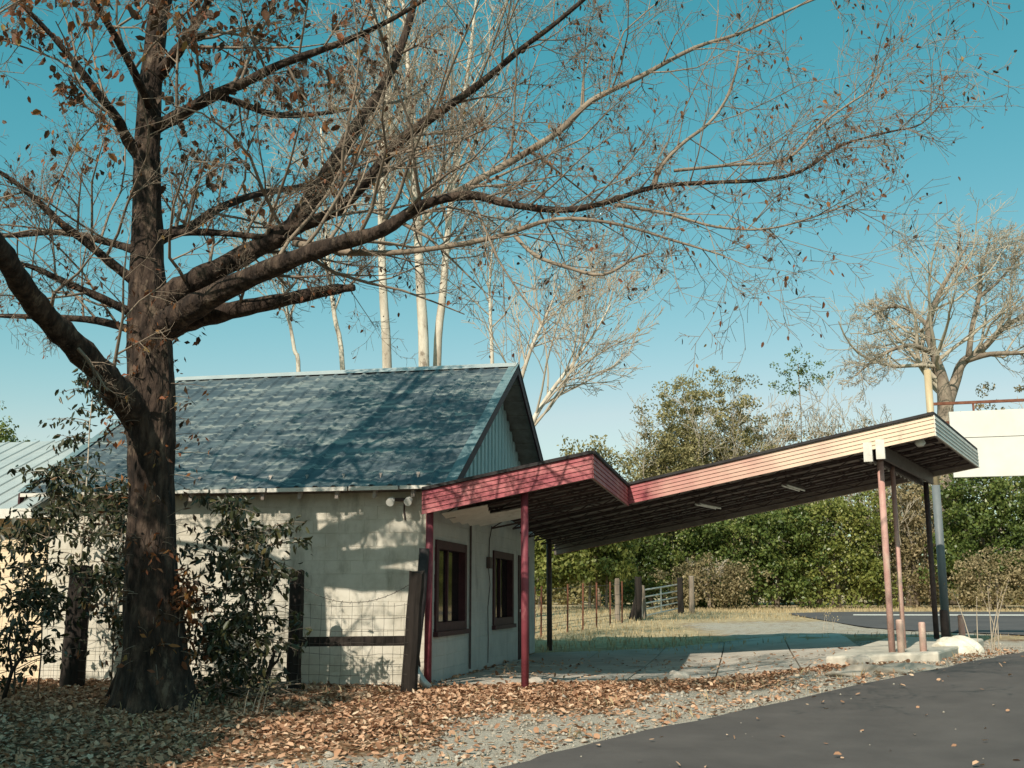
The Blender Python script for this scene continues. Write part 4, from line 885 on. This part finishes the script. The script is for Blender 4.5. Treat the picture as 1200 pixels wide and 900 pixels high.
# foliage masses
def clump_pts(rng, n_cl, per, c, rx, ry, rz, cr, shell=.55, bottom=-1.0, boxy=False):
    """leaf centres in clumps spread through an uneven crown, and a light value for each leaf's clump"""
    u = rng.normal(size=(n_cl, 3)); u /= np.linalg.norm(u, axis=1, keepdims=True); rad = rng.uniform(shell, 1.0, n_cl)**.7
    if boxy:
        hz_ = np.hypot(u[:, 0], u[:, 1])+1e-6; k_ = np.where(u[:, 2] < .2, rng.uniform(.75, 1.0, n_cl)/hz_, 1); u[:, 0] *= k_; u[:, 1] *= k_
    ph = rng.uniform(0, 6, 4); lump_ = 1+.16*np.sin(3*np.arctan2(u[:, 1], u[:, 0])+ph[0])+.14*np.sin(5*u[:, 2]+ph[1])+rng.normal(0, .09, n_cl)
    cc = u*rad[:, None]*lump_[:, None]*np.array([rx, ry, rz]); keep = u[:, 2] > bottom; cc = cc[keep]; n_cl = len(cc)
    k = rng.poisson(per, n_cl)+2; idx = np.repeat(np.arange(n_cl), k)
    off = rng.normal(size=(len(idx), 3)); off /= np.linalg.norm(off, axis=1, keepdims=True); off *= (rng.random((len(idx), 1))**.45)*cr*(.5+rng.random((n_cl, 1))[idx]); off[:, 2] *= .7
    return cc[idx]+off+np.array(c), rng.random(n_cl)[idx]
def leafy_tree(name, label, px, py_top, py_bot, wpx, d, m, seed, n_cl=260, per=70, ls=.17, cr=.55, cat='tree', group=None, bare=0, shell=.45, trunk=True, depth=.8, bottom=-1, aspect=.6, base_y=None):
    a_, zt = ray(px, py_top); _, zb = ray(px, py_bot); top = EYE+zt*d; bot = EYE+zb*d; gz_ = float(GDL(d, a_*d)); bot = max(bot, gz_-.1)
    x, y, _ = W(d, a_*d, 0); rz = (top-bot)/2; rx = wpx/2*d/F
    t = thing(name, label, cat, group); rng = np.random.default_rng(seed); rr = random.Random(seed)
    c = (x, y, bot+rz)
    C, bias = clump_pts(rng, n_cl, per, c, rx, rx*depth, rz, cr, shell, bottom, cat in ('bush', 'thicket'))
    ok = C[:, 2] > gz_+.03; C, bias = C[ok], bias[ok]
    leaf_obj('crown', C, ls, m, t, seed, bias=bias, aspect=aspect, hang=.15)
    mb = MB(); h = bot+rz*1.5-gz_
    for k in range(1 if trunk is True else trunk):
        ox, oy = (0, 0) if k == 0 else (rr.uniform(-.4, .4)*rx, rr.uniform(.0, .3)*rx)
        pts = [(x+ox+rr.uniform(-.08, .08)*rz*i/5, y+oy+rr.uniform(-.08, .08)*rz*i/5, gz_-.2+h*i/5) for i in range(6)]
        mb.tube(pts, [max(.03, .045*rz*(1-.16*i)) for i in range(6)], 7)
    mb.build('trunk', 'grey_bark', t, True)
    if bare:
        O = {0: [], 1: [], 2: []}; tips = []; rg = random.Random(seed)
        cfg = dict(bc); cfg['up'] = [.04, .05, .06, .06]; cfg['ang'] = (20, 60); cfg['kids'] = [(0, 0), (4, 6), (5, 7), (5, 6)]; cfg['rmin'] = .014
        for i in range(bare):
            th = rg.uniform(0, 2*math.pi); q = rg.uniform(.1, .8); p = (x+rx*q*math.cos(th), y+rx*depth*q*math.sin(th), bot+rz*rg.uniform(.3, 1.3))
            grow(O, tips, rg, p, nrm((math.cos(th)*.5, math.sin(th)*.5, 1)), rz*rg.uniform(.5, .8), .035, 2, cfg)
        twig_obj('twigs', O[2]+O[1]+O[0], 3, 'grey_twig', t)
    return t
gF = 'trees and thicket along the far edge of the field'
leafy_tree('evergreen_tree', 'rounded light green tree behind the notch of the canopy', 698, 508, 712, 105, 60, 'lf_olive', 101, 260, 60, .19, .6)
leafy_tree('broadleaf_bush', 'bright green broad-leaved bush beyond the stake fence', 690, 600, 690, 118, 50, 'lf_green', 102, 220, 60, .2, .42, 'bush', trunk=3, depth=.6)
leafy_tree('broadleaf_bush', 'smaller bright green bush next to the station rear corner', 632, 598, 700, 70, 52, 'lf_green', 103, 120, 50, .2, .42, 'bush', trunk=2, depth=.6)
leafy_tree('olive_tree', 'tall feathery olive-grey tree, highest crown above the canopy', 830, 434, 712, 175, 64, 'lf_olive', 104, 620, 80, .15, .5, bare=50, shell=.3)
leafy_tree('olive_tree', 'feathery grey-green tree left of the tall olive-grey one', 785, 480, 712, 120, 62, 'lf_olive', 105, 340, 70, .16, .6, bare=14, shell=.3)
leafy_tree('vine_tree', 'bare thin tree draped with dark vines over the canopy roof', 930, 455, 712, 110, 63, 'lf_vine', 106, 140, 45, .15, .55, bare=44, shell=.3)
leafy_tree('vine_clump', 'dark green vine tuft at the top of the thin bare tree', 934, 410, 462, 74, 63, 'lf_deep', 107, 34, 26, .14, .3, 'vine', trunk=True, depth=.7)
leafy_tree('brush_thicket', 'brown leafless thicket between vine tree and tall pole', 1030, 478, 712, 130, 62, 'lf_vine', 108, 170, 40, .14, .6, 'thicket', bare=60, shell=.3, trunk=3)
leafy_tree('evergreen_bush', 'dark evergreen bush behind the field gate', 775, 585, 716, 120, 54, 'lf_deep', 109, 240, 60, .17, .5, 'bush', trunk=3, depth=.55, bottom=-1)
leafy_tree('evergreen_bush', 'dense green bush below the middle of the canopy', 880, 578, 717, 150, 53, 'lf_deep', 110, 300, 66, .17, .5, 'bush', trunk=3, depth=.5)
leafy_tree('evergreen_bush', 'yellow-green evergreen bush behind the front canopy posts', 975, 572, 717, 130, 53, 'lf_green', 111, 300, 66, .16, .5, 'bush', trunk=3, depth=.5)
leafy_tree('vine_thicket', 'grey-brown vine thicket behind the rear canopy post', 1065, 560, 717, 110, 54, 'lf_vine', 112, 230, 60, .15, .5, 'thicket', trunk=3, bare=10, depth=.5)
leafy_tree('evergreen_bush', 'tall dark green evergreen below the white sign', 1160, 545, 717, 150, 52, 'lf_deep', 113, 340, 70, .17, .5, 'bush', trunk=3, depth=.55)
leafy_tree('vine_thicket', 'low dry thicket at the foot of the dark evergreen under the sign', 1165, 650, 717, 120, 49.5, 'lf_vine', 114, 120, 50, .13, .4, 'thicket', trunk=3, depth=.4)
leafy_tree('evergreen_bush', 'green evergreen bush rising past the right side of the sign', 1260, 520, 717, 130, 54, 'lf_deep', 115, 260, 60, .17, .5, 'bush', trunk=3, depth=.55)
leafy_tree('vine_thicket', 'low straggly brush behind the wooden gateposts', 830, 650, 716, 110, 51, 'lf_vine', 116, 110, 50, .13, .4, 'thicket', trunk=3, bare=8, depth=.4)
leafy_tree('olive_tree', 'grey-green tree filling the gap behind the canopy middle', 900, 510, 714, 140, 66, 'lf_olive', 117, 260, 60, .16, .6, bare=12)
leafy_tree('dark_tree', 'dark tree top showing above the side shed roof', 5, 478, 690, 60, 48, 'lf_deep', 118, 140, 50, .17, .5)
leafy_tree('evergreen_tree', 'grey-green tree right behind the big bare oak', 1160, 470, 712, 190, 70, 'lf_vine', 119, 240, 60, .17, .6, bare=20)
# the wood that closes the view beyond, as one mass
rng = np.random.default_rng(77); Cs = []; Bs = []
for i in range(60):
    l = -70+i*2.9+rng.uniform(-1, 1); d = 74+rng.uniform(-3, 6); z = float(GDL(d, l)); h = rng.uniform(5.0, 7.0)
    if l < 3: h *= .55
    x, y, _ = W(d, l, 0); c_, b_ = clump_pts(rng, 90, 26, (x, y, z+h/2), 2.6, 2.0, h/2, .7, .3); Cs.append(c_); Bs.append(b_)
for i in range(46):        # unseen ring of trees added round the camera to hold back sky light
    th = R(52+i*5.6)+rng.uniform(-.03, .03); rad = rng.uniform(36, 44); d = rad*math.cos(th); l = rad*math.sin(th); z = float(GDL(d, l)); h = rng.uniform(9, 12)
    x, y, _ = W(d, l, 0); c_, b_ = clump_pts(rng, 110, 22, (x, y, z+h/2), 3.2, 3.0, h/2, 1.0, .3); Cs.append(c_); Bs.append(b_)
for i in range(60):        # undergrowth
    l = -30+i*1.6; d = 68+rng.uniform(-2, 2); x, y, _ = W(d, l, 0); c_, b_ = clump_pts(rng, 26, 26, (x, y, float(GDL(d, l))+1.0), 1.6, 1.2, 1.2, .6, .3); Cs.append(c_); Bs.append(b_)
o = leaf_obj('far_wood_and_blocker', np.concatenate(Cs), .26, 'lf_olive', None, 78, bias=np.concatenate(Bs), aspect=.7); tag(o, 'distant mixed wood closing the view behind the thicket, plus an unseen sky-blocking ring added round the camera', 'wood', kind='stuff')

# off to the left of the camera: the evergreens whose shade lies on the leaf litter
def shade_tree(x, y, h, rx, seed, label, n_cl=220):
    t = thing('evergreen_tree', label, 'tree'); rng = np.random.default_rng(seed); g = G(x, y)
    C, b_ = clump_pts(rng, n_cl, 60, (x, y, g+h*.53), rx, rx, h*.47, .5, .25); C = C[C[:, 2] > g+.05]
    leaf_obj('crown', C, .16, 'lf_deep', t, seed, aspect=.6)
    MB().tube([(x, y, g-.2), (x+.05, y, g+h*.4), (x, y+.05, g+h*.8)], [.16, .12, .04], 8).build('trunk', 'grey_bark', t, True)
shade_tree(-8.9, 4.2, 8.6, 2.1, 201, 'dense evergreen at the roadside left of the big tree', 700); shade_tree(-11.6, 4.8, 9.2, 2.6, 202, 'dense evergreen farther from the road left of the big tree', 420)
shade_tree(-8.0, 1.6, 8.2, 1.9, 203, 'dense evergreen behind the roadside pair', 700)

# =================================================================== SAPLINGS ROUND THE TRUNK
def sapling(px, py, d, h, seed, label, m='lf_dark', n=26, spread=.5, ls=.11, lean=(0, 0), start=.25, stem=.012, per=9):
    a_, _ = ray(px, py); x, y, _ = W(d, a_*d, 0); g = G(x, y); rg = random.Random(seed); t = thing('leafy_sapling', label, 'sapling', 'leafy saplings round the big trunk')
    pts = [(x+lean[0]*i/6+rg.uniform(-.02, .02), y+lean[1]*i/6+rg.uniform(-.02, .02), g-.05+h*i/6) for i in range(7)]
    MB().tube(pts, [stem*(1-.1*i) for i in range(7)], 7).build('stem', 'pale_bark' if stem > .0185 else 'twig', t, True)
    L = []; C = []
    for k in range(n):
        q = start+(1-start)*rg.random(); i = min(int(q*6), 5); f = q*6-i; p = [pts[i][c]*(1-f)+pts[i+1][c]*f for c in range(3)]
        th = rg.uniform(0, 6.28); ln_ = spread*rg.uniform(.4, 1.1)*(1.2-.5*q); dr_ = (math.cos(th), math.sin(th), rg.uniform(-.1, .6)); b = []
        for s in range(5):
            b.append((p[0]+dr_[0]*ln_*s/4, p[1]+dr_[1]*ln_*s/4, p[2]+dr_[2]*ln_*s/4-.25*ln_*(s/4)**2))
            if s >= 1:
                for _ in range(rg.randint(1, per//3+1)): C.append(tuple(b[-1][c]+rg.gauss(0, .045) for c in range(3)))
        L.append((b, [.007*(1-.15*s) for s in range(5)]))
    twig_obj('branches', L, 4, 'twig', t); leaf_obj('foliage', C, ls, m, t, seed, aspect=.4, hang=.55, var=.35, hexa=True)
    return t
sapling(84, 805, 16.6, 4.7, 301, 'tall slim sapling with a pale stem behind the broad fence post', n=90, spread=.8, start=.22, stem=.019, per=13)
sapling(16, 800, 14.6, 2.3, 302, 'dark leafy sapling in front of the cream shed', n=60, spread=.7, start=.1, per=13)
sapling(255, 800, 14.3, 2.6, 303, 'dense dark leafy sapling on the wall side of the trunk', n=110, spread=.7, start=.06, lean=(.1, 0), per=15)
sapling(283, 805, 14.5, 2.2, 304, 'dark leafy sapling leaning from the trunk towards the round post', n=90, spread=.7, start=.06, lean=(.28, 0), per=14)
sapling(205, 815, 13.4, 1.6, 305, 'low dry-leaved sprouts growing against the tree trunk', m='lf_autumn', n=26, spread=.34, start=.4, per=9)
sapling(130, 810, 14.9, 2.9, 306, 'leafy sapling between the broad fence post and the trunk', n=80, spread=.65, start=.25, per=13)
sapling(45, 800, 15.2, 3.1, 307, 'thin sapling with drooping leaves by the shed corner', n=70, spread=.7, start=.3, per=13)
# sprouts on the trunk itself
rng = np.random.default_rng(31); L = []; C = []
for k in range(150):
    i = rng.integers(6, 30); c = tp[i]; th = rng.uniform(0, 6.28); dr_ = np.array([math.cos(th), math.sin(th), rng.uniform(-.1, .6)]); p0 = c[:3]+dr_*c[3]*.8; ln_ = rng.uniform(.12, .5)
    b = [tuple(p0+dr_*ln_*s/3+np.array([0, 0, -.12*ln_*(s/3)**2*2])) for s in range(4)]; L.append((b, [.005, .004, .003, .002]))
    for _ in range(rng.integers(2, 8)): C.append(np.array(b[-1])+rng.normal(0, .05, 3))
tag(twig_obj('sprouts', L, 4, 'twig', oak), kind='stuff'); leaf_obj('sprout_leaves', C, .09, 'lf_autumn', oak, 32, aspect=.42, hang=.6)
# dead sticks
def stick(px, py, d, pts, r, label, m='dark_wood'):
    a_, _ = ray(px, py); x, y, _ = W(d, a_*d, 0); g = G(x, y); t = thing('dead_stick', label, 'branch')
    for i, pl in enumerate(pts):
        q = [(x+p[0], y+p[1], g-.03+p[2]) for p in pl]; MB().tube(q, [r*(1-.6*j/(len(q)-1))/(1+i*.5) for j in range(len(q))], 7).build('stem' if i == 0 else 'side_branch', m, t, True)
stick(312, 800, 14.6, [[(0, 0, 0), (.01, 0, .25), (.06, 0, .48), (.10, 0, .62)], [(.01, 0, .25), (-.12, 0, .33), (-.32, 0, .22)], [(.04, 0, .4), (.14, .02, .5), (.16, .02, .6)]], .045, 'upright dead branch stub by the round fence post')
stick(135, 808, 14.6, [[(-.1, 0, 0), (.04, 0, .35), (.14, 0, .62)]], .05, 'dead stump leaning against the foot of the trunk')
stick(4, 806, 14.2, [[(0, 0, 0), (.1, 0, .4), (.25, 0, .62), (.42, 0, .85)], [(.1, 0, .4), (.02, 0, .7), (.05, 0, 1.05)], [(.2, 0, .55), (.5, .05, .6)]], .03, 'forked dead branch in front of the cream shed')
# debris heap of twigs by the trunk
rg = random.Random(8); L = []; 
for k in range(220):
    px = rg.uniform(225, 330); d, l = PG(px, rg.uniform(806, 822)); x, y, z = W(d, l, float(GDL(d, l))); th = rg.uniform(0, 6.28); ln_ = rg.uniform(.1, .5); zz = z+rg.uniform(.01, .18); e = rg.uniform(-.15, .25)
    L.append(([(x, y, zz), (x+math.cos(th)*ln_*.5, y+math.sin(th)*ln_*.5, zz+e*ln_*.6), (x+math.cos(th)*ln_, y+math.sin(th)*ln_, max(z, zz+e*ln_))], [.008, .006, .004]))
tag(twig_obj('twig_heap', L, 4, 'twig'), 'loose heap of dead twigs beside the tree trunk', 'twigs', kind='stuff')

# =================================================================== LITTER, GRAVEL, GRASS
def scatter(n, dr, lr, fn_, seed):
    rng = np.random.default_rng(seed); d = rng.uniform(*dr, n); l = rng.uniform(*lr, n); k = rng.random(n) < fn_(d, l); d, l = d[k], l[k]
    k = (np.abs(l/np.maximum(d, 1)) < .56); d, l = d[k], l[k]
    return d, l, np.stack([l*cs-d*sn, l*sn+d*cs, GDL(d, l)], -1), rng
rgn = np.random.default_rng(12); ph = rgn.uniform(0, 6, 8)
def patch(d, l): return .5+.25*np.sin(1.3*d+.8*l+ph[0])*np.sin(1.1*l-.6*d+ph[1])+.25*np.sin(2.9*d+ph[2]-1.2*l)*np.sin(2.3*l+ph[3])
def not_inside(d, l):
    x = l*cs-d*sn; y = l*sn+d*cs; return ~((x < WX+.02) & (y > WY-.03))
def on_apron(d, l):
    x = l*cs-d*sn; y = l*sn+d*cs; return (x > -4.45) & (x < 2.15) & (y > 15.85+.58*(x+4.45)) & (y < 24.1+.58*(x+4.45))
def f_leaf(d, l):
    a, b, c = zones(d, l); rd = road_dist(d, l)
    v = a*(.55+.45*patch(d, l))+.10*(rd > 0)+.25*np.exp(-((rd-.35)/.3)**2)*patch(d, l)
    v = np.where(on_apron(d, l), .03, v); return np.where((rd < 0), .004, v)*not_inside(d, l)*(d < 23)
d, l, C, rng = scatter(140000, (7.3, 22), (-9, 9), f_leaf, 13)
C[:, 2] += rng.uniform(.004, .03, len(C))+np.where(road_dist(d, l) < 0, .03, 0)+np.where(on_apron(d, l), .04, 0)
tag(leaf_obj('leaf_litter', C, .068, 'lf_litter', None, 14, aspect=.6, flat=.82, var=.4, hexa=True), 'fallen brown leaves covering the verge', 'leaves', kind='stuff')
def f_grav(d, l):
    a, b, c = zones(d, l); rd = road_dist(d, l); return np.where(rd < 0, .006, np.clip(b, 0, 1)*.9+.05)*not_inside(d, l)*~on_apron(d, l)
d, l, C, rng = scatter(42000, (7.3, 24), (-4, 10), f_grav, 15)
n = len(C); s = (rng.gamma(1.6, .006, n)+.004)*np.where(road_dist(d, l) < 0, .6, 1); oct_ = np.array([(1, 0, 0), (0, 1, 0), (-1, 0, 0), (0, -1, 0), (0, 0, .8), (0, 0, -.8)], float)
V = C[:, None, :]+oct_[None]*s[:, None, None]*rng.uniform(.6, 1.3, (n, 6, 1)); V[:, :, 2] += (np.where(road_dist(d, l) < 0, .03, 0)+s*.25)[:, None]
fo = np.array([(0, 1, 4), (1, 2, 4), (2, 3, 4), (3, 0, 4), (1, 0, 5), (2, 1, 5), (3, 2, 5), (0, 3, 5)]); Q = (np.arange(n)[:, None, None]*6+fo[None]).reshape(-1, 3)
tag(link('gravel', npmesh('gravel', V.reshape(-1, 3), Q), 'gravel'), 'loose pale gravel along the road edge', 'gravel', kind='stuff')
def blades(name, d, l, rng, h, wd, m, label, lean=.5):
    n = len(d); x = l*cs-d*sn; y = l*sn+d*cs; z = GDL(d, l)-.01; th = rng.uniform(0, 6.28, n); hh = h*rng.uniform(.4, 1.3, n); ln_ = lean*hh*rng.uniform(0, 1, n)
    dx, dy = np.cos(th), np.sin(th); w_ = wd*rng.uniform(.6, 1.3, n)
    b0 = np.stack([x-dy*w_, y+dx*w_, z], -1); b1 = np.stack([x+dy*w_, y-dx*w_, z], -1); m0 = np.stack([x+dx*ln_*.35+dy*w_*.7, y+dy*ln_*.35-dx*w_*.7, z+hh*.6], -1); m1 = np.stack([x+dx*ln_+dy*w_*.05, y+dy*ln_-dx*w_*.05, z+hh*.95], -1)
    V = np.stack([b0, b1, m0, m1], 1).reshape(-1, 3); Q = np.arange(4*n).reshape(n, 4)
    return tag(link(name, npmesh(name, V, Q, np.repeat(rng.random(n), 4)), m), label, 'grass', kind='stuff')
RT = np.array([PG(*p) for p in top]); RB = np.array([PG(*p) for p in bot])
def on_side_road(d, l): return (l > RB[0, 1]-1) & (d > np.interp(l, RB[:, 1], RB[:, 0])-.4) & (d < np.interp(l, RT[:, 1], RT[:, 0])+.4)
def f_dry(d, l):
    a, b, c = zones(d, l); return np.clip(c-b*.9, 0, 1)*(.25+.75*patch(d*.6, l*.6))*~on_side_road(d, l)
d, l, C, rng = scatter(60000, (23, 56), (-6, 26), f_dry, 17); blades('dry_grass', d, l, rng, .13, .012, 'straw', 'short dry straw-coloured grass in the field behind')
def f_tuft(d, l):
    rd = road_dist(d, l); return ((rd > .1) & (patch(d*2.3, l*2.3) > .74) & ~on_apron(d, l))*not_inside(d, l)*.55
d, l, C, rng = scatter(26000, (8, 23), (-7, 10), f_tuft, 18); blades('weed_grass', d, l, rng, .12, .004, 'straw', 'sparse dry weeds along the verge', .7)
# tall dry stalks
def stalks(px, py, n, h, seed, label, spread=.25, tk=.7, at=None):
    d, l = at or PG(px, py); rg = random.Random(seed); t = thing('dry_weed', label, 'weed'); L = []; C = []
    for k in range(n):
        x, y, _ = W(d+rg.uniform(-.15, .15), l+rg.uniform(-spread, spread), 0); g = G(x, y); le = rg.uniform(-.25, .35); hh = h*rng_u(rg)
        pl = [(x+le*hh*(i/4)**1.5, y+rg.uniform(-.01, .01), g-.02+hh*i/4) for i in range(5)]; L.append((pl, [.011*tk, .010*tk, .008*tk, .006*tk, .005*tk]))
        for _ in range(12): C.append(tuple(pl[-1][c]+rg.gauss(0, .07) for c in range(3)))
    twig_obj('stalk', L, 5, 'pale_twig', t); leaf_obj('seed_head', C, .05, 'straw', t, seed, aspect=.4)
    return t
def rng_u(rg): return rg.uniform(.7, 1.1)
stalks(1122, 745, 7, 1.35, 61, 'tall dry weed stalks beside the whitish lump', .3, 1.0, (20.4, 8.55))
stalks(300, 838, 5, .42, 62, 'pale dry grass stalks in the leaf litter before the round post', .12)
stalks(225, 848, 3, .36, 63, 'few pale dry stalks in the leaf litter before the trunk', .1)
stalks(966, 738, 4, .4, 64, 'small dry weed on the gravel behind the island', .3)
# chunks of broken concrete at the slab edge
for i, (px, py, sx, lab) in enumerate([(627, 802, .09, 'small grey rubble stone at the foot of the maroon post'), (795, 797, .13, 'flat grey stone at the front edge of the apron'), (1010, 779, .16, 'rough grey stone in front of the pump island')]):
    p = PGW(px, py); lump_mesh('rubble_stone', (p[0], p[1], p[2]+.03), sx*1.4, sx, sx*.8, 70+i, 'concrete', lab, 'stone')
